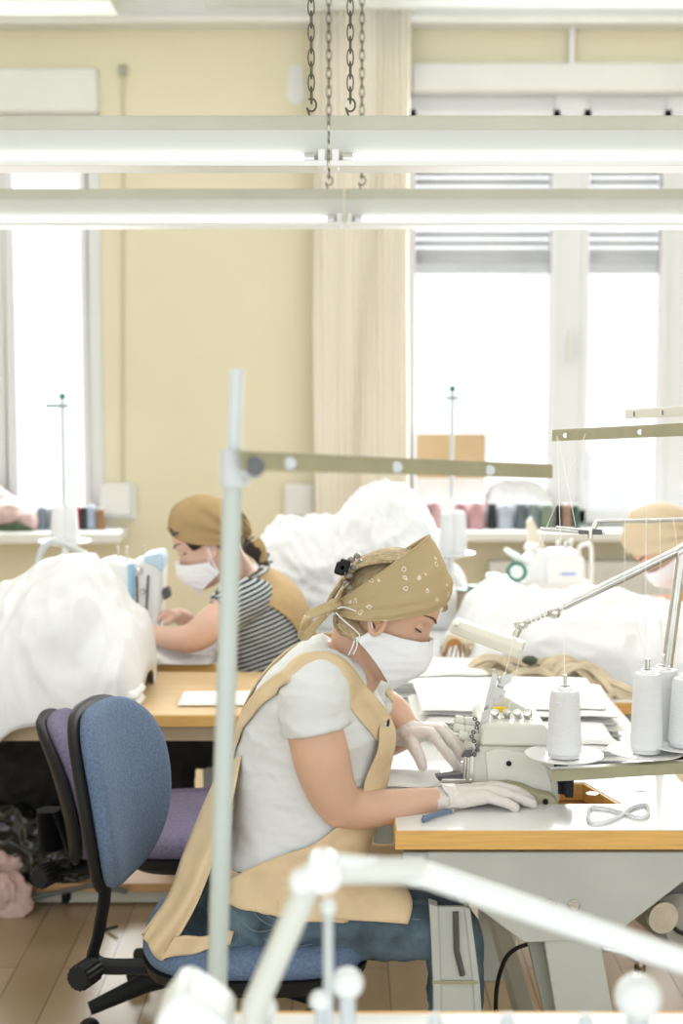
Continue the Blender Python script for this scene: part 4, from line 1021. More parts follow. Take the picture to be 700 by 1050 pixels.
# ---------------------------------------------------------- distant thread stands
def far_stand(label, px, ptop, d, pbase, cones, armx):
    base = W(px, pbase, d); base.z = ZT
    t = thing('thread_stand', label, 'thread stand', base)
    topw = W(px, ptop, d); topw.x = base.x
    obj(MB().tube([base, lerp(base, topw, .55)], .0115, 12), 'lower_post', PLATEW, t)
    obj(MB().tube([lerp(base, topw, .55), topw], .0075, 12), 'upper_post', mat('painted_post', (.55, .62, .62), .4), t)
    obj(MB().ell(topw+V((0, 0, .005)), .011), 'post_tip', MGREEN, t)
    a = W(armx[0], armx[2], d); b_ = W(armx[1], armx[2], d)
    mb = MB(); flatbar(mb, a, b_, .012, .02); obj(mb, 'guide_arm', mat('blue_grey_metal', (.30, .38, .42), .4), t, smooth=False, bevel=.002)
    zpl = W(px, cones[1], d).z
    obj(MB().lathe([(0, -.012), (.03, -.012), (.085, 0), (.087, .006), (0, .004)], (base.x, d, zpl), n=32), 'plate', PLATEW, t)
    for kx, lab in cones[2]:
        c = W(kx, 500, d); c = V((c.x, d-.03, zpl+.012)); k = thing('thread_cone', lab, 'thread cone', c)
        cone(k, c, W(px, cones[0], d).z-zpl, .030, .024, THREADW)
far_stand('tall thread stand with white cones in front of the left window', 68, 408, 4.75, 640, (523, 556, [(62, 'white thread cone, left of the two on the left thread stand'), (73, 'white thread cone, right of the two on the left thread stand')]), (47, 70, 416))
far_stand('tall thread stand with white cones in front of the right window', 462, 400, 5.1, 640, (528, 568, [(458, 'white thread cone, left of the two on the stand before the cardboard box'), (470, 'white thread cone, right of the two on the stand before the cardboard box')]), (457, 470, 408))

# ---------------------------------------------------------- far sewing machines
md = 4.62
t = thing('sewing_machine', 'white and pale blue sewing machine in front of the woman in stripes', 'sewing machine', W(140, 672, md))
obj(MB().pxpoly([(92, 590), (98, 578), (112, 574), (138, 580), (139, 610), (120, 604), (100, 600)], md, md+.13), 'arm', MWHITE, t, bevel=.012)
obj(MB().pxpoly([(134, 578), (146, 572), (164, 574), (167, 582), (164, 640), (160, 652), (135, 652)], md-.01, md+.13), 'head', MWHITE, t, bevel=.012)
obj(MB().pxpoly([(131, 578), (137, 577), (137, 628), (131, 624)], md-.02, md+.02), 'trim_stripe', MBLUE, t, bevel=.004)
obj(MB().pxpoly([(147, 570), (165, 566), (168, 574), (166, 588), (158, 580), (148, 577)], md-.02, md+.11), 'cap', mat('pale_blue_enamel', (.50, .68, .82), .4), t, bevel=.006)
obj(MB().box2(W(85, 666, md), (W(170, 660, md).x, md+.16, ZT+.05)), 'bed', MWHITE, t, smooth=False, bevel=.01)
for x, y, r in ((143, 585, .010), (147, 606, .008), (150, 632, .009), (108, 640, .008)):
    obj(MB().lathe([(0, 0), (r, 0), (r*1.2, .008), (r*.6, .02), (0, .022)], W(x, y, md-.02), (0, -1, 0), 14), 'dial', STEEL, t)
obj(MB().tube([W(140, 590, md-.03), W(141, 625, md-.03)], .004, 8).tube([W(152, 590, md-.03), W(150, 628, md-.03)], .004, 8), 'needle_bar', DSTEEL, t)
obj(MB().pxpoly([(166, 604), (173, 602), (175, 612), (168, 616)], md, md+.04), 'motor_cap', DSTEEL, t, bevel=.004)
for x in (121, 130, 148): obj(MB().tube([W(x, 576, md+.03), W(x, 560, md+.03)], [.005, .003], 8), 'thread_pin', STEEL, t)
obj(MB().box2(W(105, 652, md-.04), W(130, 622, md+.02)), 'front_box', MWHITE, t, smooth=False, bevel=.008)
t = thing('gooseneck_lamp', 'small bent grey lamp arm above the white heap at the left', 'lamp', W(38, 600, 4.6))
P = smoothpath([tuple(W(*p)) for p in ((38, 640, 4.6), (38, 590, 4.6), (40, 572, 4.6), (46, 560, 4.6), (56, 555, 4.6), (68, 558, 4.6), (85, 567, 4.58))], 5)
obj(MB().tube(P, .0115, 12), 'arm', mat('pale_steel_tube', (.55, .58, .58), .35, metal=.3), t)
obj(MB().tube([W(85, 567, 4.58), W(97, 572, 4.57)], [.012, .008], 12), 'head', STEEL, t)

md = 5.35
t = thing('sewing_machine', 'white overlock machine with green ring below the right window', 'sewing machine', W(560, 620, md))
t0 = ZT
MW2 = mat('machine_cream', (.76, .75, .70), .4)
obj(MB().box2((W(518, 620, md).x, md, ZT), (W(605, 620, md).x, md+.22, W(560, 597, md).z)), 'bed', MW2, t, smooth=False, bevel=.012)
obj(MB().pxpoly([(560, 600), (560, 575), (566, 566), (592, 566), (600, 574), (600, 600)], md, md+.16), 'body', MWHITE, t, bevel=.012)
obj(MB().pxpoly([(540, 600), (538, 575), (548, 565), (562, 568), (562, 600)], md+.02, md+.14), 'head', MWHITE, t, bevel=.010)
obj(MB().lathe([(.026, 0), (.038, 0), (.040, .01), (.026, .01)], W(530, 586, md-.02), (-.3, -1, 0), 24, closed=True), 'green_ring', MGREEN, t)
obj(MB().lathe([(0, 0), (.030, 0), (.028, .03), (0, .032)], W(531, 586, md), (-.3, -1, 0), 24), 'wheel', MWHITE, t)
obj(MB().limb([(W(519, 564, md), .010), (W(530, 571, md), .013), (W(540, 577, md), .012)], 12), 'lever', MWHITE, t)
obj(MB().pxpoly([(542, 560), (540, 535), (545, 530), (552, 545), (560, 563)], md+.04, md+.07), 'thread_fin', mat('fin_cream', (.72, .68, .55), .5), t, bevel=.004)
obj(MB().ell(W(545, 561, md+.02), (.03, .03, .022)), 'dome', MWHITE, t)
obj(MB().tube(smoothpath([tuple(W(*p)) for p in ((593, 570, md), (594, 561, md), (601, 558, md), (606, 562, md), (606, 600, md))], 4), .008, 10), 'pipe', MWHITE, t)
for x, y in ((580, 558), (572, 556), (585, 555)): obj(MB().lathe([(0, 0), (.009, 0), (.011, .015), (.004, .03), (0, .03)], W(x, y+6, md+.05), (0, 0, 1), 12), 'tension_knob', STEEL, t)
obj(MB().box2(W(574, 590, md-.002), W(590, 587, md)), 'label_plate', mat('label_blue', (.35, .45, .75), .5), t, smooth=False)
obj(MB().pxpoly([(534, 612), (566, 612), (566, 618), (534, 618)], md-.02, md), 'green_strip', mat('soft_green', (.22, .34, .27), .5), t, smooth=False)
obj(MB().pxpoly([(500, 591), (516, 591), (516, 608), (500, 608)], md, md+.1), 'side_box', MWHITE, t, bevel=.008)
# ============================================================ PEOPLE
def sheet_obj(fn, nu, nv, name, m, parent, solid=.003, sub=0, ang=180):
    return obj(MB().grid(fn, nu, nv), name, m, parent, solid=solid, sub=sub, ang=ang)
def wrinkle(o, amp, sc, seed=0, stretch=(1, 1, 1), fn=None):
    me = o.data; nv = len(me.vertices)
    nor = [v.normal.copy() for v in me.vertices]
    for i, v in enumerate(me.vertices):
        q = V((v.co.x*stretch[0], v.co.y*stretch[1], v.co.z*stretch[2]))*sc+V((seed, seed*2, seed*3))
        w = noise.noise_vector(q*.5)*.9
        n = (1-2.2*abs(noise.noise(q+w)))+.4*(1-2*abs(noise.noise(q*2.2+w)))
        k = fn(v.co+OFF[o.name]) if fn else 1
        v.co += nor[i]*amp*n*k
    me.update()
class Torso:
    def __init__(s, secs, d, yc=0):
        s.S = []
        for (bx, by), (fx, fy), hw in secs:
            b_, f = W(bx, by, d), W(fx, fy, d); s.S.append((*b_, *f, hw))
    def at(s, t):
        n = len(s.S); t = max(0, min(n-1.0001, t)); i = int(t); u = t-i
        p0 = s.S[max(i-1, 0)]; p1 = s.S[i]; p2 = s.S[i+1]; p3 = s.S[min(i+2, n-1)]
        r = [.5*((2*b)+(-a+c)*u+(2*a-5*b+4*c-d)*u*u+(-a+3*b-3*c+d)*u**3) for a, b, c, d in zip(p0, p1, p2, p3)]
        return V(r[:3]), V(r[3:6]), r[6]
    def pt(s, t, a, g=0):
        b_, f, hw = s.at(t); c = (b_+f)/2; A = (f-b_)/2; L = A.length; A = A/L; e = 2/2.35
        ca, sa = math.cos(a), math.sin(a)
        return c+A*math.copysign(abs(ca)**e, ca)*(L+g)+V((0, -1, 0))*math.copysign(abs(sa)**e, sa)*(hw+g)
    def rings(s, t0, t1, g=0, n=48, m=40):
        return [[s.pt(lerp(t0, t1, i/m), 2*PI*j/n, g) for j in range(n)] for i in range(m+1)]
class Head:
    def __init__(s, c, pitch, sgn, k=1.0, turn=0):
        p = math.radians(pitch); s.k = k; s.c = c
        s.F = V((sgn*math.cos(p), 0, -math.sin(p))); s.U = V((sgn*math.sin(p), 0, math.cos(p))); s.L = V((0, -1, 0))
        if turn:
            R = Matrix.Rotation(math.radians(turn), 3, s.U); s.F = R @ s.F; s.L = R @ s.L
    def p(s, f, l, u): return s.c+(s.F*f+s.L*l+s.U*u)*s.k
    PRO = [(-.118, .072, .020, .022), (-.108, .088, .000, .036), (-.090, .092, -.022, .048), (-.070, .090, -.040, .057), (-.048, .090, -.062, .064), (-.025, .090, -.080, .069), (0, .089, -.090, .072), (.025, .092, -.096, .074), (.05, .091, -.098, .075), (.075, .083, -.094, .071), (.098, .066, -.080, .060), (.114, .040, -.055, .040), (.122, .012, -.03, .018)]
    def skull(s, mb, g=0):
        rs = []; n = 56
        us = [(-.118+.24*i/44) for i in range(45)]
        for u in us:
            ff = sinterp([(a, b_) for a, b_, c, d in s.PRO], u)+g; fb = sinterp([(a, c) for a, b_, c, d in s.PRO], u)-g; hw = sinterp([(a, d) for a, b_, c, d in s.PRO], u)+g
            r = []
            for j in range(n):
                a = 2*PI*j/n; ca, sa = math.cos(a), math.sin(a)
                f = (ff+fb)/2+(ff-fb)/2*ca; l = hw*sa*(1-.16*max(0, ca)**1.5)
                if ca > 0:
                    # nose
                    nz = math.exp(-(l/.0095)**2)*interp([(-.06, 0), (-.045, .006), (-.035, .020), (-.028, .024), (-.01, .014), (.012, .004), (.03, 0)], u)
                    sock = -.011*math.exp(-((abs(l)-.033)/.015)**2-((u-.014)/.012)**2)
                    brow = .004*math.exp(-((abs(l)-.030)/.022)**2-((u-.036)/.009)**2)
                    cheek = .005*math.exp(-((abs(l)-.042)/.016)**2-((u+.022)/.018)**2)
                    lips = .006*math.exp(-(l/.022)**2)*(math.exp(-((u+.060)/.006)**2)+math.exp(-((u+.072)/.006)**2))
                    chin = .004*math.exp(-(l/.02)**2-((u+.1)/.012)**2)
                    f += nz+sock+brow+cheek+lips+chin
                r.append(s.p(f, l, u))
            rs.append(r)
        mb.rings(rs)
        for sg in (1, -1):   # ears
            for q in range(16):
                pass
            pts = [s.p(-.012+.016*math.cos(a)-.006*math.sin(a), sg*(.074+.010+.004*math.cos(a)), -.008+.030*math.sin(a)) for a in (2*PI*k/14 for k in range(14))]
            mb.tube(pts, .0055*s.k, 8, closed=True)
            mb.ell(s.p(-.008, sg*.076, -.008), (.012, .007, .022))
            mb.ell(s.p(-.004, sg*.078, -.034), (.007, .006, .008))
    def surf(s, l, u):
        ff = sinterp([(a, b_) for a, b_, c, d in s.PRO], u); fb = sinterp([(a, c) for a, b_, c, d in s.PRO], u); hw = sinterp([(a, d) for a, b_, c, d in s.PRO], u)
        k = min(.98, abs(l)/(hw*.88)); return (ff+fb)/2+(ff-fb)/2*math.sqrt(1-k*k)
    def eyes(s, parent, lash=HAIRD, browm=HAIRD, open_=.35):
        for sg in (1, -1):
            e = s.p(s.surf(.032, .013)-.0165, sg*.032, .013)
            ey = obj(MB().ell(e, .0115*s.k, nu=20, nv=16), 'eye', mat('eye_white', (.75, .72, .70), .2), parent)
            obj(MB().ell(e+s.F*.0055*s.k-s.U*.003*s.k, (.0052, .0052, .0052)), 'iris', mat('iris_brown', (.05, .03, .02), .15), ey)
            # upper lid: lowered
            def lid(u, v):
                th = lerp(-1.15, 1.15, u); ph = lerp(1.35, -.75+.40*abs(th), v)
                return e+(s.F*math.cos(ph)*math.cos(th)+s.L*math.sin(th)*math.cos(ph*.7)+s.U*math.sin(ph))*.0128*s.k
            obj(MB().ell(e, .0126*s.k, nu=24, nv=18), 'eyelid', SKIN, parent)
            ls = [e+(s.F*math.cos(-.2)*math.cos(t)+s.L*math.sin(t)+s.U*(-.50+.14*abs(t)))*.0138*s.k for t in [x/6 for x in range(-6, 10)]]
            obj(MB().tube(ls, .0015*s.k, 6), 'eyelashes', lash, parent)
            bs = [s.p(s.surf(lerp(.014, .050, t), .038)+.0035, sg*lerp(.014, .050, t), .034+.008*math.sin(t*2.4)) for t in [x/8 for x in range(9)]]
            obj(MB().tube(bs, [.0018, .0026, .003, .003, .0028, .0025, .002, .0016, .001], 6), 'eyebrow', browm, parent)
    def scarf(s, parent, m, K, path, hw, sag=.02, seed=0, name='headscarf', shape=1.0, amp=.003, hwu=0, folds=0):
        K = V((K[0], 0, K[1]))
        PA = smoothpath(path, 12)
        def fn(u, v):
            q = v*(len(PA)-1); i = min(int(q), len(PA)-2); q -= i; ff = lerp(PA[i][0], PA[i+1][0], q); fu = lerp(PA[i][1], PA[i+1][1], q); psi = lerp(-PI, PI, u)
            cs = (1+math.cos(psi))/2; cs = cs**shape
            w = hw*(1-hwu*v)*math.copysign(abs(math.sin(psi))**.85, math.sin(psi))
            f = K.x+(ff-K.x)*cs; z = K.z+(fu-K.z)*cs-sag*(1-v)*abs(math.sin(psi))
            q = V((v*4.5, cs*1.1+seed, math.sin(psi)*.6)); n1 = 1-2*abs(noise.noise(q*1.3)); n2 = noise.noise(V((f*14, w*14, z*14+seed)))
            k = 1+(amp*n1*(1.2-cs)+amp*.8*n2)*8+folds*math.sin(v*26+2.5*cs+seed)*(1.15-cs)*math.sin(PI*v)
            return s.p(K.x+(f-K.x)*(1+(k-1)*.5), w*k, K.z+(z-K.z)*(1+(k-1)*.5))
        o = sheet_obj(fn, 120, 30, name, m, parent, solid=.003)
        def hem(v): return [fn(u/60, v)+(fn(u/60, v)-s.p(0, 0, .03)).normalized()*.0012 for u in range(2, 59)]
        obj(MB().tube(hem(.01), .0022, 6).tube(hem(.99), .0022, 6), 'hem', m, o)
        return o
    def mask(s, parent, top=(.104, .004), mid=(.118, -.052), bot=(.082, -.120), side=(-.012, -.030, -.032, -.068), hw=.078, sidebot=None):
        """side: f,u of the upper side corner, f,u of the lower side corner"""
        def fn(u, v):
            b_ = lerp(-1, 1, u); ab = abs(b_)
            fc = sinterp([(0, top[0]), (.5, mid[0]), (1, bot[0])], v); uc = sinterp([(0, top[1]), (.5, mid[1]), (1, bot[1])], v)
            fs = lerp(side[0], side[2], v); us = lerp(side[1], side[3], v)
            k = ab**2.0
            f = lerp(fc, fs, k)+.004*math.sin(PI*ab)*math.sin(PI*v); uu = lerp(uc, us, ab**1.25)
            l = math.copysign(hw*math.sin(min(1, ab**.8)*PI/2)*(1-.12*math.sin(PI*v)*0), b_)*lerp(1, .80 if ab < .9 else .92, v)
            n = .0022*(1-2*abs(noise.noise(V((f*30+v*2, l*22, uu*30)))))
            rid = .003*math.exp(-(b_/.05)**2)
            return s.p(f+n+rid, l+math.copysign(n, b_), uu)
        o = sheet_obj(fn, 60, 24, 'face_mask', MASK, parent, solid=.002)
        for k in (.01, .99):
            obj(MB().tube([fn(u/50, k) for u in range(51)], .0019, 6), 'mask_seam', MASK, o)
        return o, fn

def hand(mb, wrist, knuck, fingers, thumb, g=0, rw=.021):
    """palm of four metacarpals, five separate fingers"""
    ax = (V(knuck[1])-V(knuck[2])).normalized()
    for i, k in enumerate(knuck):
        w = V(wrist)+ (V(k)-(V(knuck[1])+V(knuck[2]))/2)*.45
        mb.limb([(w, rw*.62+g), (lerp(w, V(k), .5), .0150+g), (k, .0105+g)], 12)
    mb.limb([(V(wrist), rw+g), (lerp(V(wrist), (V(knuck[1])+V(knuck[2]))/2, .55), .017+g)], 12)
    rr = (.0092, .0095, .009, .008)
    for k, fs, r in zip(knuck, fingers, rr):
        n = len(fs); mb.limb([(V(k), r*1.12+g)]+[(V(f), r*lerp(1.02, .78, (i+1)/n)+g) for i, f in enumerate(fs)], 12)
    n = len(thumb); mb.limb([(V(t_), lerp(.0145, .0085, i/(n-1))+g) for i, t_ in enumerate(thumb)], 12)
def cuff(fn_c, ax, r, parent, m=GLOVE, seed=0, L=.03):
    ax = ax.normalized(); q = V((0, 0, 1)).rotation_difference(ax)
    def fn(u, v):
        a = 2*PI*u; rr = r*(1+.10*v+.13*v*v*math.sin(a*5+seed)+.07*v*math.sin(a*11+seed*2))
        return fn_c+q @ V((rr*math.cos(a), rr*math.sin(a)*.92, v*L*(1+.2*math.sin(a*3+seed))))
    return sheet_obj(fn, 60, 10, 'glove_cuff', m, parent, solid=.0012)

# ------------------------------------------------------------ woman 1
d1 = 2.95
T1_ = Torso([((200, 962), (320, 978), .165), ((203, 918), (335, 935), .175), ((230, 876), (360, 893), .160), ((241, 832), (376, 850), .152), ((241, 785), (388, 808), .155),
             ((248, 742), (395, 775), .165), ((265, 706), (398, 754), .183), ((289, 678), (396, 738), .180), ((313, 660), (394, 729), .140), ((333, 652), (390, 722), .085)], d1)
t = thing('person', 'woman in a white T-shirt, beige apron and patterned khaki headscarf sewing at the overlock machine', 'person', (W(265, 985, d1).x, d1, 0))
P1 = t
H1 = Head(W(396, 629, 2.93), 30, 1, 1.05, turn=-4)
mb = MB()
H1.skull(mb)
mb.rings(T1_.rings(0.3, 9, -.014))
ringc = lambda tt: (T1_.at(tt)[0]+T1_.at(tt)[1])/2
# neck
mb.limb([(ringc(8.2), .068), (ringc(9)+V((.006, 0, .004)), .060), (W(367, 668, 2.945), .053), (H1.p(-.03, 0, -.065), .052), (H1.p(-.02, 0, -.02), .055)], 24)
mb.rings([[T1_.pt(lerp(8.4, 9, i/6), 2*PI*j/40, -.004-.010*i/6) for j in range(40)] for i in range(7)])
# near arm
NA = [(W(322, 704, 2.82), .058), (W(322, 735, 2.79), .058), (W(329, 775, 2.78), .0575), (W(338, 806, 2.785), .052), (W(351, 825, 2.80), .046), (W(375, 829, 2.82), .0405), (W(400, 827, 2.84), .036), (W(430, 823, 2.86), .031), (W(456, 820, 2.875), .0245)]
mb.limb(NA, 24)
mb.ell(W(346, 833, 2.79), (.034, .034, .030))
wr = W(456, 819, 2.875)
KN = [W(502, 808, 2.925), W(506, 807, 2.905), W(506, 811, 2.88), W(499, 817, 2.86)]
KF = [[W(520, 809, 2.905), W(536, 816, 2.90)], [W(526, 811, 2.892), W(540, 818, 2.885), W(545, 823, 2.882)], [W(526, 816, 2.872), W(546, 824, 2.868)], [W(515, 822, 2.853), W(528, 828, 2.850)]]
KT = [W(466, 815, 2.915), W(482, 812, 2.94), W(497, 814, 2.95), W(508, 819, 2.95)]
hand(mb, wr, KN, KF, KT)
# far arm
mb.limb([(W(372, 712, 3.09), .052), (W(380, 735, 3.12), .050), (W(388, 756, 3.15), .046), (W(402, 757, 3.13), .038), (W(416, 753, 3.10), .031), (W(424, 752, 3.08), .026)], 20)
mb.limb([(W(385, 722, 3.11), .045), (W(402, 730, 3.12), .040), (W(414, 742, 3.10), .030)], 20)
wl = W(422, 751, 3.08)
LK = [W(442, 752, 3.035), W(449, 748, 3.06), W(453, 747, 3.085), W(452, 749, 3.11)]
LF = [[W(453, 766, 3.01), W(461, 777, 3.0), W(468, 787, 2.995)], [W(461, 760, 3.04), W(469, 770, 3.03), W(474, 780, 3.025)], [W(463, 757, 3.07), W(471, 766, 3.065), W(475, 774, 3.06)], [W(461, 757, 3.10), W(467, 764, 3.10)]]
LT = [W(421, 757, 3.055), W(425, 767, 3.03), W(430, 777, 3.01), W(433, 786, 3.0)]
hand(mb, wl, LK, LF, LT)
body = obj(mb, 'body', SKIN, t, voxel=.0036, vsm=4)
H1.eyes(t, lash=HAIRD, browm=mat('brown_brow', (.16, .09, .05), .7))
gmb = MB(); hand(gmb, wr+V((-.01, 0, 0)), KN, KF, KT, g=.0026, rw=.0245); gl_ = obj(gmb, 'glove', GLOVE, t, voxel=.003, vsm=2); wrinkle(gl_, .0016, 60, 2)
gmb = MB(); hand(gmb, wl, LK, LF, LT, g=.0020, rw=.024); gl2 = obj(gmb, 'glove', GLOVE, t, voxel=.003, vsm=2); wrinkle(gl2, .0012, 60, 5)
cuff(W(466, 818, 2.88), W(452, 820, 2.87)-W(466, 818, 2.88), .030, gl_, seed=1, L=.030)
cuff(W(424, 752, 3.08), W(408, 750, 3.11)-W(424, 752, 3.08), .031, gl2, seed=3, L=.042)
# T-shirt
mb = MB(); mb.rings(T1_.rings(1.75, 8.75, .0))
def sleeve(mb, pts, r_in):
    P = [p for p, r in pts]; R = [r for p, r in pts]
    A = smoothpath([(*p, r) for p, r in pts], 5); mb.tube([V(a[:3]) for a in A], [a[3] for a in A], 28)
sleeve(mb, [(W(352, 704, 2.90), .055), (W(330, 700, 2.83), .066), (W(322, 718, 2.79), .068), (W(323, 738, 2.785), .069), (W(325, 748, 2.783), .0705)], 0)
sleeve(mb, [(W(352, 700, 3.0), .06), (W(366, 702, 3.07), .062), (W(374, 716, 3.10), .058), (W(380, 730, 3.11), .055)], 0)
# hem line tilted: lower at the back of the arm
sh = obj(mb, 'tshirt', TSHIRT, t, voxel=.0045, vsm=6)
wrinkle(sh, .0035, 7, 4, stretch=(1, 1, 2.2))
wrinkle(sh, .0010, 22, 7, stretch=(1, 1, 2.4))
obj(MB().tube([T1_.pt(8.72, 2*PI*j/60, .001) for j in range(60)], .0045, 8, closed=True), 'collar', TSHIRT, sh)
def cn(a):
    r = T1_.pt(8.72, a, .001); return r
from mathutils.bvhtree import BVHTree
# jeans
mb = MB(); mb.rings(T1_.rings(0, 2.0, .006))
def leg(mb, dd, dz=0):
    mb.limb([(W(262, 935, 2.95+dd*.75), .098), (W(300, 938, 2.95+dd), .090), (W(350, 942, 2.95+dd), .082), (W(410, 946, 2.95+dd), .072), (W(450, 950, 2.95+dd), .066), (W(466, 973, 2.95+dd), .058), (W(466, 1030, 2.95+dd), .053), (W(464, 1110, 2.95+dd), .050), (W(462, 1165, 2.95+dd), .046)], 24)
leg(mb, -.100); leg(mb, .115)
jn = obj(mb, 'jeans', JEANS, t, voxel=.005, vsm=4)
wrinkle(jn, .012, 15, 3, stretch=(1, 1, 1.3), fn=lambda p: 1 if p.x < W(330, 900, 2.9).x else .45)
# belt line and seams
obj(MB().tube([T1_.pt(1.93, 2*PI*j/60, .004) for j in range(60)], .009, 8, closed=True), 'waistband', JEANS, jn)
st_ = mat('jeans_seam', (.16, .20, .22), .9)
JT = BVHTree.FromPolygons([v.co+OFF[jn.name] for v in jn.data.vertices], [tuple(p.vertices) for p in jn.data.polygons])
def seam(name, pts, r):
    out = []
    for x, y in smoothpath(pts, 8):
        p = W(x, y, 2.4); o_ = V((0, 0, CAMZ)); d_ = (p-o_).normalized(); h = JT.ray_cast(p, d_)
        if h[0] is not None: out.append(h[0]-d_*.0005)
    if len(out) > 3: obj(MB().tube(out, r, 6), name, st_, jn)
seam('pocket_seam', [(262, 915), (268, 932), (285, 944), (306, 940), (316, 922)], .0016)
seam('pocket_seam', [(256, 918), (262, 938), (284, 951), (312, 946), (322, 922)], .0012)
seam('side_seam', [(240, 935), (262, 955), (300, 948), (360, 940), (430, 943)], .0014)
seam('side_seam', [(232, 905), (236, 925), (243, 945), (246, 965)], .0014)
seam('crease', [(270, 962), (290, 972), (320, 968)], .001)
# apron on the torso surface
def ap(t_, a, g=.012):
    p = T1_.pt(t_, a, g); n = noise.noise(V((p.x*14, p.y*14, p.z*9)))
    n2 = 1-2*abs(noise.noise(V((p.x*9+3, p.y*9, p.z*22)))); return p+(p-ringc(t_)).normalized()*(.007*n+.005*n2)
EDG = [(0.6, 2.3), (1.5, 2.3), (1.9, 2.35), (2.25, 2.15), (2.7, 1.75), (3.2, 1.35), (3.9, 1.0), (5, .88), (6, .82), (7, .80), (7.9, .78)]
def bib(u, v):
    tt = lerp(1.55, 7.5, v); e = sinterp(EDG, tt); a = lerp(-e, e, u); p = ap(tt, a, .013); c = ringc(tt); d_ = (p-c).normalized()
    h = JT.ray_cast(c+d_*.45, -d_)
    if h[0] is not None:
        r = (h[0]-c).length
        if r+.007 > (p-c).length: p = c+d_*min(r+.007, (p-c).length+.06)
    return p
from mathutils.bvhtree import BVHTree
SHT = BVHTree.FromPolygons([v.co+OFF[sh.name] for v in sh.data.vertices], [tuple(p.vertices) for p in sh.data.polygons])
def onshirt(p, c, g, lim=.045):
    d_ = (p-c).normalized(); h = SHT.ray_cast(c+d_*.45, -d_)
    if h[0] is None: return p
    r = min(max((h[0]-c).length, (p-c).length-.012), (p-c).length+lim); return c+d_*(r+g)
apr = sheet_obj(bib, 70, 90, 'apron', LINEN, t, solid=.003)
def strap(side, pts, w):
    A = smoothpath(pts, 8); n = len(A)-1
    def fn(u, v):
        i = min(n, int(round(u*n))); s0, a0 = A[i][:2]; s1, a1 = A[min(i+1, n)][:2]; sm, am = A[max(i-1, 0)][:2]
        p = T1_.pt(s0, a0*side, .010); q = T1_.pt(s1, a1*side, .010); r = T1_.pt(sm, am*side, .010)
        tdir = (q-r).normalized(); nrm = (p-ringc(min(s0, 8))).normalized(); b_ = tdir.cross(nrm).normalized()
        ww = w if len(A[i]) < 3 else A[i][2]
        return onshirt(p+b_*ww*(v-.5), ringc(min(s0, 7.6)), .006)
    return fn
SP = [(7.3, .62, .055), (8.0, .85, .052), (8.45, 1.35, .05), (8.35, 1.9, .048), (7.7, 2.25, .046), (6.8, 2.5, .046), (5.8, 2.75, .05), (4.8, 2.95, .056), (3.6, 3.10, .075), (2.6, 3.12, .12), (2.0, 3.1, .16)]
for sd in (1, -1): sheet_obj(strap(sd, SP, .05), 8*(len(SP)-1), 8, 'apron_strap', LINEN, apr, solid=.0025)
# stitched side tab with button
def tab(u, v): return ap(lerp(1.72, 2.15, v), lerp(2.1, 2.75, u), .014)
sheet_obj(tab, 16, 6, 'waist_tab', LINEN, apr, solid=.003)
w = W(277, 884, 2.78); obj(MB().lathe([(0, -.002), (.007, -.002), (.007, .002), (0, .002)], T1_.pt(1.95, 2.15, .018), (0, -1, 0), 14), 'button', LINEN, apr)
# tail of the apron falling behind her seat
LEFT_ = [(240, 775), (222, 800), (203, 843), (188, 880), (175, 917), (156, 945), (147, 958)]
RIGHT_ = [(247, 775), (240, 815), (230, 850), (219, 882), (204, 920), (188, 950), (166, 984)]
dl_ = [2.93, 2.91, 2.88, 2.85, 2.83, 2.81, 2.80]; dr_ = [2.85, 2.82, 2.79, 2.77, 2.75, 2.735, 2.73]
def tail(u, v):
    L = smoothpath([tuple(W(x, y, d)) for (x, y), d in zip(LEFT_, dl_)], 6); Rr = smoothpath([tuple(W(x, y, d)) for (x, y), d in zip(RIGHT_, dr_)], 6)
    q = v*(len(L)-1); i = min(int(q), len(L)-2); q -= i
    p = lerp(lerp(V(L[i]), V(L[i+1]), q), lerp(V(Rr[i]), V(Rr[i+1]), q), u)
    return p+V((0, -.022*math.sin(u*PI)-.010*v*math.sin(u*9+v*3), .008*math.sin(u*8+v*4)*v))
sheet_obj(tail, 30, 40, 'apron_tail', LINEN, apr, solid=.003)
def tail2(u, v):
    L = smoothpath([tuple(W(x+4, y+2, d+.17)) for (x, y), d in zip(LEFT_, dl_)], 6); Rr = smoothpath([tuple(W(x, y, d)) for (x, y), d in zip(LEFT_, dl_)], 6)
    q = v*(len(L)-1); i = min(int(q), len(L)-2); q -= i
    p = lerp(lerp(V(L[i]), V(L[i+1]), q), lerp(V(Rr[i]), V(Rr[i+1]), q), u)
    return p+V((-.008*math.sin(u*PI), 0, 0))
sheet_obj(tail2, 14, 40, 'apron_tail', LINEN, apr, solid=.003)
def flap(u, v):
    a = lerp(W(164, 985, 2.74), W(236, 968, 2.73), u); b_ = lerp(W(178, 962, 2.735), W(240, 955, 2.76), u)
    return lerp(a, b_, v)+V((0, -.006*math.sin(u*8), .005*math.sin(u*9)))
sheet_obj(flap, 20, 6, 'apron_flap', LINEN, apr, solid=.003)
# lap part of the apron: lies over the thighs
def lap(u, v):
    px = lerp(286, 416+5*math.sin(v*9), u); c = W(px, sinterp([(262, 935), (300, 938), (350, 942), (410, 946), (462, 952)], px), 2.85)
    r = sinterp([(262, .098), (300, .090), (350, .082), (410, .072), (462, .064)], px)+.012+.004*math.sin(px*.11+v*6)
    if v < .4:
        ph = lerp(math.radians(20), PI/2, v/.4); return c+V((0, -r*math.cos(ph), r*math.sin(ph)))
    t_ = (v-.4)/.6; return c+V((0, .24*t_, r-.02*math.sin(PI*t_)))
sheet_obj(lap, 30, 40, 'apron_lap', LINEN, apr, solid=.003)
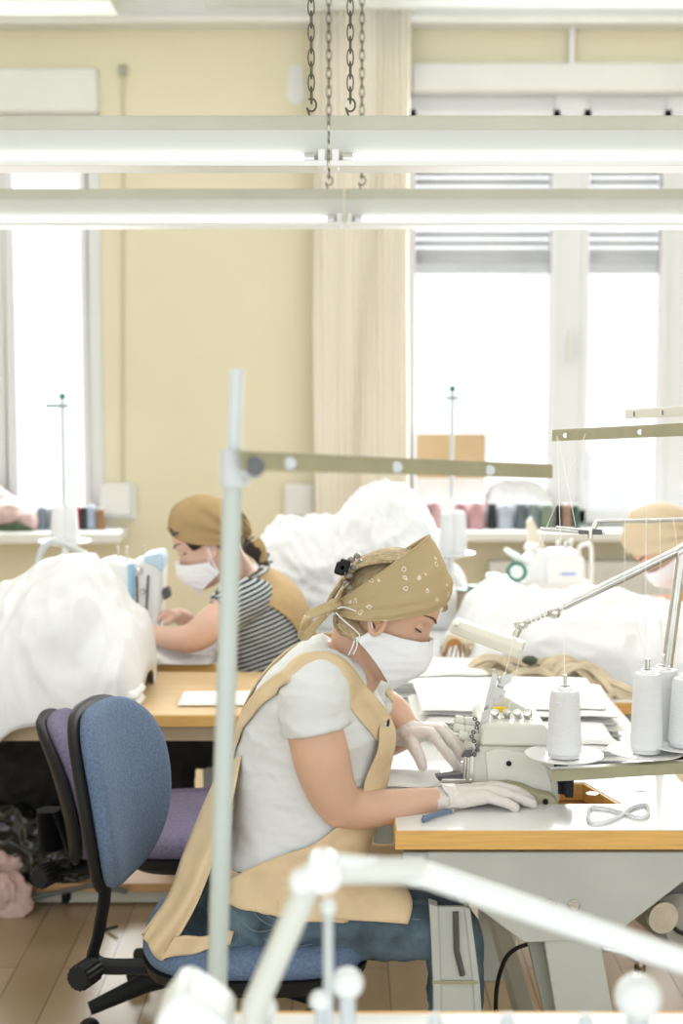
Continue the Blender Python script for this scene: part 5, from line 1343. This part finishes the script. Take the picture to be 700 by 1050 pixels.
# crumpled cloth between lap and table
o = None
for s_ in (-.100, .115):
    mb = MB(); a = W(462, 1165, 2.95+s_); mb.limb([(V((a.x-.02, a.y, .055)), .042), (V((a.x+.06, a.y, .045)), .040), (V((a.x+.15, a.y, .035)), .034)], 16)
    obj(mb, 'shoe', BLACKF, t, voxel=.006)
    obj(MB().limb([(V((a.x, a.y, a.z)), .040), (V((a.x-.01, a.y, .07)), .036)], 14), 'sock', mat('grey_sock', (.3, .3, .32), .9), t)
# hair
mb = MB()
mb.ell(H1.p(-.020, 0, .032), V((.090, .084, .102))*1.0, rot=Matrix((H1.F, H1.L, H1.U)).transposed())
hr = obj(mb, 'hair', HAIRB, t, voxel=.005, vsm=4)
rnd = random.Random(5)
mb = MB()
for k in range(46):
    l = rnd.uniform(-.075, .075); a = rnd.uniform(.1, 1)
    p0 = H1.p(-.01, l*.6, .132-.25*abs(l)); p1 = H1.p(-.060, l*1.05, .112-.25*abs(l)); p2 = H1.p(-.100, l, .055); p3 = H1.p(-.110, l*.6, -.005); p4 = H1.p(-.108, l*.3, -.045)
    P = smoothpath([tuple(p) for p in (p0, p1, p2, p3, p4)], 5); mb.tube(P, [rnd.uniform(.0035, .0065)]*len(P), 6)
obj(mb, 'hair_strand', HAIRB, hr)
mb = MB()
bc = W(358, 635, 2.90)
for k in range(16):   # twisted bun at the nape
    a0 = rnd.uniform(0, 6); rr = rnd.uniform(.014, .030); tl = rnd.uniform(-.5, .5)
    pts = [bc+V((rr*math.cos(a), rnd.uniform(-.016, .016)+.03*tl, rr*.9*math.sin(a)+rnd.uniform(-.003, .003))) for a in (a0+x*.5 for x in range(9))]
    P = smoothpath([tuple(p) for p in pts], 3); mb.tube(P, rnd.uniform(.0045, .0075), 6)
for k in range(10):
    a = H1.p(-.07, .055+.003*k, -.03-.003*k); b_ = H1.p(-.02, .068, -.05-.002*k); c = bc+V((.01, -.02+.004*k, -.005))
    mb.tube(smoothpath([tuple(b_), tuple(a), tuple(c)], 5), .004, 6)
mb.ell(bc, (.026, .030, .024))
obj(mb, 'bun', HAIRB, hr)
mb = MB()
for k in range(7):  # wisp in front of the ear & forehead
    mb.tube(smoothpath([tuple(H1.p(.088-.002*k, .03+.002*k, .083)), tuple(H1.p(.097-.002*k, .035, .072)), tuple(H1.p(.09, .042, .062+.002*k))], 4), .0012, 5)
obj(mb, 'hair_wisp', HAIRB, hr)
K1 = (-.102, -.038)
sc_ = H1.scarf(t, SCARF, K1, [(.092, .090), (.080, .118), (.042, .148), (-.006, .175)], .096, sag=.030, seed=2.2, shape=.9, amp=.0075, folds=.03, hwu=.12)
# ties
def rib(pts, w, parent, name, m, wd=V((0, 1, 0)), th=.0022, n=7):
    P = smoothpath([tuple(p) for p in pts], n); N_ = len(P)
    def fn(u, v):
        i = min(N_-1, int(round(u*(N_-1)))); p = V(P[i][:3]); t_ = (V(P[min(i+1, N_-1)][:3])-V(P[max(0, i-1)][:3])).normalized()
        s_ = (wd-t_*wd.dot(t_)); s_ = s_.normalized() if s_.length > 1e-4 else V((0, 0, 1))
        ww = P[i][3] if len(P[i]) > 3 else w
        return p+s_*ww*(v-.5)
    return sheet_obj(fn, N_-1, 5, name, m, parent, solid=th)
obj(MB().ell(W(343, 620, 2.87), (.016, .017, .012)), 'knot', SCARF, sc_)
rib([(*W(344, 620, 2.86), .018), (*W(330, 625, 2.85), .022), (*W(314, 633, 2.85), .024), (*W(307, 647, 2.86), .020), (*W(313, 652, 2.87), .02), (*W(326, 638, 2.88), .022), (*W(343, 622, 2.87), .016)], .02, sc_, 'tie_loop', SCARF, V((.25, .6, .75)))
rib([(*W(345, 618, 2.86), .014), (*W(350, 606, 2.85), .014), (*W(357, 598, 2.85), .012)], .012, sc_, 'tie_end', SCARF, V((.5, .3, .5)))
mk, mf = H1.mask(t, top=(.103, .004), mid=(.121, -.054), bot=(.080, -.128), side=(-.010, -.030, -.030, -.062), hw=.080)
a_ = mf(1, .02); b2 = mf(1, .98)
obj(MB().tube(smoothpath([tuple(a_), tuple(H1.p(-.03, .086, -.015)), tuple(H1.p(-.075, .075, -.020)), tuple(W(346, 624, 2.855))], 6), .0014, 6)
    .tube(smoothpath([tuple(b2), tuple(W(364, 655, 2.855)), tuple(W(361, 664, 2.85)), tuple(W(357, 672, 2.85))], 6), .0014, 6)
    .tube(smoothpath([tuple(b2), tuple(W(368, 650, 2.85)), tuple(W(352, 636, 2.845)), tuple(W(344, 628, 2.85))], 6), .0014, 6)
    .tube(smoothpath([tuple(W(365, 653, 2.85)), tuple(W(366, 662, 2.85)), tuple(W(362, 671, 2.85))], 6), .0014, 6), 'mask_tie', MASK, mk)
obj(MB().ell(W(388, 638, 2.845), .0042), 'earring', mat('gold', (.8, .55, .2), .3, metal=1), t)
# claw clip
cl = MB(); 
cpt = [(349, 583, .0125), (353, 580, .011)]
for x, y, r in cpt: cl.box(W(x, y, 2.85), (.022, .02, .026), Matrix.Rotation(.3, 3, 'Y'))
cb = obj(cl, 'hair_clip', BLACK, t, bevel=.005)
mb = MB()
for x, y, r in ((360, 574, .0085), (366, 570, .0075), (357, 590, .0095), (362, 582, .008), (355, 598, .007), (369, 576, .006), (358, 602, .008)): mb.ell(W(x, y, 2.86), (r, r, r*.8))
obj(mb, 'clip_beads', mat('smoked_beads', (.22, .20, .17), .15, spec=.8), cb)
# crease bracelet on the far arm
rp_ = []
for k in range(24):
    a = 2*PI*k/24; c = W(404, 745, 3.115); rp_.append(c+V((.013*math.cos(a), .036*math.cos(a), .038*math.sin(a))))

# ------------------------------------------------------------ woman 2 (stripes)
d2 = 4.55
T2_ = Torso([((328, 755), (246, 760), .17), ((324, 712), (240, 718), .155), ((321, 672), (236, 684), .15), ((317, 640), (233, 658), .165), ((307, 613), (231, 642), .18),
             ((292, 597), (230, 627), .17), ((277, 587), (228, 613), .12), ((266, 582), (226, 604), .075)], d2)
t = thing('person', 'woman in a striped T-shirt, tan apron and plain tan headscarf sewing at the left', 'person', (W(290, 750, d2).x, d2, 0))
H2 = Head(W(213, 558, 4.50), 27, -1, 1.07, turn=0)
rc2 = lambda tt: (T2_.at(tt)[0]+T2_.at(tt)[1])/2
mb = MB(); H2.skull(mb); mb.rings(T2_.rings(0.3, 7, -.014))
mb.limb([(rc2(6.2), .065), (rc2(7), .058), (H2.p(-.035, 0, -.07), .053), (H2.p(-.02, 0, -.02), .055)], 20)
mb.limb([(W(247, 619, 4.38), .050), (W(225, 634, 4.36), .055), (W(200, 653, 4.37), .048), (W(178, 655, 4.42), .038), (W(155, 650, 4.47), .030)], 20)
wa = W(152, 650, 4.47)
hand(mb, wa, [W(140, 648, 4.45), W(139, 646, 4.47), W(139, 647, 4.49), W(140, 649, 4.51)], [[W(134, 652, 4.45), W(131, 657, 4.45)], [W(132, 650, 4.47), W(129, 656, 4.47)], [W(132, 651, 4.49), W(129, 657, 4.49)], [W(134, 653, 4.51), W(131, 658, 4.51)]], [W(148, 652, 4.44), W(142, 656, 4.43), W(137, 659, 4.43)])
mb.limb([(W(236, 615, 4.70), .050), (W(215, 640, 4.74), .045), (W(200, 645, 4.72), .040), (W(188, 634, 4.66), .030), (W(183, 631, 4.64), .026)], 16)
hand(mb, W(182, 631, 4.64), [W(172, 628, 4.60), W(171, 627, 4.62), W(171, 628, 4.64), W(173, 629, 4.66)], [[W(166, 632, 4.60), W(162, 637, 4.60)], [W(165, 631, 4.62), W(161, 636, 4.62)], [W(165, 632, 4.64), W(161, 637, 4.64)], [W(167, 633, 4.66), W(164, 638, 4.66)]], [W(180, 633, 4.61), W(174, 637, 4.59), W(169, 640, 4.59)])
obj(mb, 'body', SKIN2, t, voxel=.0055, vsm=4)
H2.eyes(t)
mb = MB(); mb.rings(T2_.rings(0.2, 6.75, 0)); sleeve(mb, [(W(268, 612, 4.45), .05), (W(254, 614, 4.38), .064), (W(241, 621, 4.37), .066), (W(230, 627, 4.36), .063)], 0)
sleeve(mb, [(W(255, 612, 4.65), .05), (W(240, 615, 4.70), .06), (W(228, 625, 4.72), .058)], 0)
sh = obj(mb, 'striped_shirt', STRIPE, t, voxel=.007, vsm=6); wrinkle(sh, .004, 11, 9)
def bp(u, v):
    tt = lerp(.2, 6.3, v); lo = sinterp([(0, 2.2), (2, 2.35), (3, 2.30), (4, 2.05), (5, 1.75), (6.3, 1.35)], tt); hi = 2*PI-lo
    return T2_.pt(tt, lerp(lo, hi, u), .012+.003*noise.noise(V((u*9, v*9, 1))))
ap2 = sheet_obj(bp, 50, 50, 'apron', LINENT, t, solid=.003)
def bf(u, v):
    tt = lerp(.2, 5.6, v); e = .85 if tt > 2 else lerp(1.2, .85, tt/2); return T2_.pt(tt, lerp(-e, e, u), .012)
sheet_obj(bf, 30, 40, 'apron_bib', LINENT, ap2, solid=.003)
TRB = mat('black_trousers', (.014, .014, .017), .8, bump=.3, bscale=40)
mb = MB(); mb.rings(T2_.rings(0, 1.0, .003))
for s_ in (-.10, .10):
    mb.limb([(W(290, 750, d2+s_), .095), (W(250, 755, d2+s_), .085), (W(200, 764, d2+s_), .07), (W(180, 775, d2+s_), .065), (W(182, 830, d2+s_+.0), .055), (W(205, 880, d2+s_), .045)], 18)
tr_ = obj(mb, 'trousers', TRB, t, voxel=.007, vsm=4); wrinkle(tr_, .007, 12, 2)
for s_ in (-.1, .1):
    a = W(205, 880, d2+s_); mb = MB(); mb.limb([(V((a.x, a.y, .06)), .04), (V((a.x-.12, a.y, .04)), .035)], 12); obj(mb, 'shoe', BLACKF, t, voxel=.008)
mb = MB(); mb.ell(H2.p(-.020, 0, .026), V((.092, .080, .104)), rot=Matrix((H2.F, H2.L, H2.U)).transposed())
hr = obj(mb, 'hair', HAIRD, t, voxel=.006)
mb = MB()
for k in range(22):
    P = smoothpath([tuple(H2.p(.070+.002*math.sin(k), .030+.0022*k, .098-.001*k)), tuple(H2.p(.064-.001*k, .056+.0012*k, .066)), tuple(H2.p(.035, .079+.0005*k, .032-.001*k)), tuple(H2.p(0, .083, .012))], 4)
    mb.tube(P, .0035, 6)
obj(mb, 'front_hair', HAIRD, hr)
mb = MB()
for k in range(22):
    ph = rnd.uniform(0, 6); x0 = W(254+rnd.uniform(-4, 6), 556, 4.45+rnd.uniform(-.03, .03)); r = rnd.uniform(.010, .02)
    pts = [x0+V((.05*(q/8)+r*math.cos(ph+q*.9), rnd.uniform(-.003, .003), -.06*(q/8)+r*math.sin(ph+q*.9))) for q in range(9)]
    mb.tube(smoothpath([tuple(p) for p in pts], 3), .0028, 6)
obj(mb, 'hair_strand', HAIRD, hr)
s2 = H2.scarf(t, SCARFT, (-.130, -.030), [(.086, .100), (.055, .136), (.0, .152), (-.06, .135), (-.110, .085), (-.125, .04)], .100, sag=.038, seed=4, shape=.8, amp=.009, folds=.07)
s2.name = 'headscarf'
rib([(*W(262, 553, 4.44), .03), (*W(268, 563, 4.43), .03), (*W(270, 577, 4.43), .02)], .03, s2, 'scarf_tail', SCARFT, V((1, .3, .1)))
m2, f2 = H2.mask(t, top=(.106, -.002), mid=(.118, -.055), bot=(.082, -.125), side=(.010, -.045, -.004, -.085), hw=.078)
for k, q in ((.02, .01), (.98, -.02)):
    a = f2(1, k); obj(MB().tube(smoothpath([tuple(a), tuple(H2.p(.0, .087, -.02+q)), tuple(H2.p(-.012, .088, .022+q))], 5), .0024, 6), 'ear_loop', MASK, m2)

# ------------------------------------------------------------ woman 3 (right edge)
d3 = 4.98
T3_ = Torso([((800, 770), (722, 772), .17), ((800, 725), (716, 730), .155), ((796, 685), (708, 695), .15), ((788, 650), (700, 668), .165), ((774, 618), (696, 650), .175),
             ((754, 598), (694, 634), .16), ((734, 584), (694, 618), .11), ((720, 576), (694, 606), .07)], d3)
t = thing('person', 'woman in a pale beige headscarf and white mask bent over at the right edge', 'person', (W(760, 760, d3).x, d3, 0))
H3 = Head(W(681, 560, 4.95), 52, -1, 1.06)
rc3 = lambda tt: (T3_.at(tt)[0]+T3_.at(tt)[1])/2
mb = MB(); H3.skull(mb); mb.rings(T3_.rings(0.3, 7, -.014))
mb.limb([(rc3(6.2), .062), (rc3(7), .056), (H3.p(-.035, 0, -.07), .053), (H3.p(-.02, 0, -.02), .055)], 18)
mb.limb([(W(722, 622, 4.80), .055), (W(700, 625, 4.78), .05), (W(685, 622, 4.78), .044), (W(664, 622, 4.82), .036), (W(646, 624, 4.86), .028)], 18)
hand(mb, W(644, 624, 4.86), [W(634, 624, 4.84), W(633, 623, 4.86), W(633, 624, 4.88), W(634, 625, 4.9)], [[W(628, 628, 4.84), W(624, 632, 4.84)], [W(627, 627, 4.86), W(623, 632, 4.86)], [W(627, 628, 4.88), W(623, 633, 4.88)], [W(629, 629, 4.9), W(626, 634, 4.9)]], [W(640, 627, 4.83), W(636, 631, 4.82), W(632, 635, 4.82)])
obj(mb, 'body', mat('skin_warm', (.70, .43, .31), .5, sss=.12), t, voxel=.006, vsm=4)
H3.eyes(t)
mb = MB(); mb.rings(T3_.rings(.2, 6.75, 0)); sleeve(mb, [(W(735, 615, 4.88), .05), (W(715, 618, 4.80), .062), (W(694, 624, 4.78), .060)], 0)
sh = obj(mb, 'shirt', mat('orange_jersey', (.75, .30, .05), .9), t, voxel=.008, vsm=6)
mb = MB(); mb.rings(T3_.rings(0, 1, .003))
for s_ in (-.1, .1): mb.limb([(W(765, 760, d3+s_), .09), (W(700, 765, d3+s_), .07), (W(662, 775, d3+s_), .062), (W(664, 820, d3+s_), .05), (W(670, 855, d3+s_), .045)], 14)
obj(mb, 'trousers', TRB, t, voxel=.009)
for s_ in (-.1, .1):
    a = W(670, 855, d3+s_); mb = MB(); mb.limb([(V((a.x, a.y, .06)), .04), (V((a.x-.12, a.y, .04)), .035)], 12); obj(mb, 'shoe', BLACKF, t, voxel=.008)
s3 = H3.scarf(t, SCARFP, (-.125, -.050), [(.088, .085), (.06, .13), (.0, .152), (-.06, .14), (-.115, .09), (-.13, .03)], .102, sag=.03, seed=6, shape=.8, amp=.010, folds=.09)
H3.mask(t, top=(.106, -.002), mid=(.118, -.055), bot=(.082, -.122), side=(-.0, -.038, -.014, -.070), hw=.078)
for c_, lab, fc in ((W(292, 770, 4.55), 'dark office chair under the woman in stripes', PI), (W(765, 790, 4.98), 'dark office chair under the woman at the right edge', PI)):
    c_.z = .43; office_chair(lab, c_, fc, c_+V((.30, 0, .38)), mat('charcoal_upholstery', (.04, .04, .05), .95), tilt=.15, seat_sz=(.44, .42), back_sz=(.36, .30), knob=False)

# ============================================================ FOREGROUND (out of focus)
t = tbl('sewing_table', 'white table with wood edge nearest the viewer at the bottom of the photo', W(232, 1040, 1.94).x, W(760, 1040, 1.94).x, .98, DEP(1034, ZT), topm=TOPW, rim=.012)
fd = 1.74
t = thing('thread_stand', 'blurred grey thread stand with a tall post nearest the viewer', 'thread stand', V((W(222, 1040, fd).x, fd, ZT)))
a, b_ = W(221, 1060, fd), W(239, 478, fd)
GP = mat('stand_paint', (.50, .55, .51), .4); GP2 = mat('stand_paint_blue', (.58, .62, .63), .4)
obj(MB().tube([V((a.x, fd, ZT)), a, b_], .0125, 16), 'post', GP, t)
obj(MB().tube([b_, W(243, 378, fd)], .0085, 14), 'upper_post', GP2, t)
obj(MB().lathe([(0, -.022), (.018, -.022), (.018, .022), (0, .022)], W(240, 480, fd), (0, 0, 1), 20), 'clamp_collar', GP2, t)
obj(MB().tube([W(240, 483, fd), W(262, 482, fd-.02)], .011, 12), 'clamp_arm', GP2, t)
obj(MB().lathe([(0, 0), (.012, 0), (.012, .012), (0, .012)], W(262, 478, fd-.02), (0, -1, 0), 16), 'clamp_screw', DSTEEL, t)
a, b_ = W(246, 473, 1.70), W(566, 484, 2.35)
ar = obj(lbar(a, b_, .021, .012), 'guide_arm', KHAKI, t, smooth=False, bevel=.001)
for f in (.12, .42, .74): obj(MB().lathe([(0, 0), (.008, 0), (.008, .006), (0, .006)], lerp(a, b_, f)+V((0, -.002, 0)), (0.1, -1, 0), 14), 'guide_ring', GP2, ar)
obj(MB().lathe([(0, 0), (.035, 0), (.035, .012), (.014, .03), (0, .03)], (W(221, 1060, fd).x, fd, ZT), n=20), 'foot', GP2, t)
# pale jointed arm
ld = 1.45
LW_ = mat('pale_lamp_paint', (.66, .68, .62), .4); LW2 = mat('white_lamp_paint', (.80, .83, .82), .35)
t = thing('desk_lamp', 'blurred pale jointed lamp arm nearest the viewer crossing the bottom of the photo', 'lamp', V((W(250, 1050, ld).x, ld, ZT)))
e = W(322, 893, ld)
bs = W(262, 1030, ld)
obj(MB().tube([V((bs.x-.02, ld, ZT+.02)), bs, e], .0140, 16), 'lower_arm', LW_, t)
obj(MB().tube([e, W(435, 893, ld), ], .014, 16), 'arm_sleeve', LW_, t)
obj(MB().tube([W(345, 886, ld), W(436, 897, ld), W(720, 992, ld)], [.011, .0135, .0135], 16), 'upper_arm', LW2, t)
obj(MB().lathe([(0, -.018), (.019, -.018), (.019, .018), (0, .018)], e+V((.01, 0, 0)), (0, 1, 0), 20), 'elbow_joint', LW2, t)
obj(MB().ell(W(310, 905, ld-.01), .015), 'joint_knob', LW2, t)
obj(MB().lathe([(0, 0), (.05, 0), (.05, .018), (.02, .03), (0, .03)], (bs.x-.02, ld, ZT), n=24), 'base', LW_, t)
# foreground machine top parts
t = thing('sewing_machine', 'blurred pale machine top with knobs nearest the viewer at the bottom edge', 'sewing machine', V((W(400, 1050, 1.5).x, 1.5, ZT)))
bz = W(350, 1085, 1.5).z
obj(MB().box2((W(245, 1050, 1.5).x, 1.42, ZT), (W(690, 1050, 1.5).x, 1.60, bz)), 'housing', LW2, t, smooth=False, bevel=.012)
obj(MB().tube([W(336, 928, 1.5), W(337, 1060, 1.5)], .0055, 12), 'tension_rod', GP2, t)
obj(MB().ell(W(336, 930, 1.5), (.0095, .0095, .010)), 'rod_knob', LW2, t)
for x, y, r, nm in ((356, 1008, .018, 'round_knob'), (654, 1022, .026, 'round_knob'), (328, 1026, .012, 'round_knob'), (272, 1034, .013, 'round_knob')):
    c = W(x, y, 1.5); obj(MB().ell(c, (r, r, r*.95)), nm, LW2, t)
    obj(MB().tube([c, V((c.x, c.y, bz-.01))], r*.5, 10), 'knob_stem', GP2, t)
for x in (446, 520, 600): obj(MB().tube([W(x, 1040, 1.5), W(x, 1060, 1.5)], [.006, .012], 10), 'peg', GP2, t)
obj(MB().pxpoly([(160, 1046), (178, 1022), (190, 1018), (215, 1034), (236, 1050), (236, 1090), (150, 1090)], 1.46, 1.54), 'side_cover', LW2, t, bevel=.008)

# ============================================================ CAMERA, LIGHT
cam = bpy.data.cameras.new('camera'); co = bpy.data.objects.new('camera', cam); C.objects.link(co)
co.location = (0, 0, CAMZ); co.rotation_euler = (PI/2-TH, 0, 0)
cam.sensor_fit = 'VERTICAL'; cam.sensor_height = 36; cam.lens = 50*1458/1458.33; cam.clip_start = .05
cam.dof.use_dof = True; cam.dof.focus_distance = 2.92; cam.dof.aperture_fstop = 2.7
bpy.context.scene.camera = co
wd = bpy.data.worlds.new('World'); bpy.context.scene.world = wd; wd.use_nodes = True
bg = wd.node_tree.nodes['Background']; bg.inputs[0].default_value = (.93, .97, 1, 1); bg.inputs[1].default_value = 1.2
def area(name, loc, rot, sx, sy, e, col=(1, 1, 1)):
    l = bpy.data.lights.new(name, 'AREA'); l.shape = 'RECTANGLE'; l.size = sx; l.size_y = sy; l.energy = e; l.color = col
    o = bpy.data.objects.new(name, l); C.objects.link(o); o.location = loc; o.rotation_euler = rot
    return o
# daylight entering through the two windows
area('window_daylight', (wx(600), DW-.12, 2.0), (-PI/2, 0, 0), 1.6, 1.9, 62, (.95, .98, 1))
area('window_daylight', (wx(20), DW-.12, 2.0), (-PI/2, 0, 0), 1.2, 1.9, 40, (.95, .98, 1))
sc = bpy.context.scene
sc.view_settings.view_transform = 'Standard'; sc.view_settings.look = 'None'; sc.view_settings.gamma = 1; sc.view_settings.use_curve_mapping = False
sc.view_settings.exposure = .67
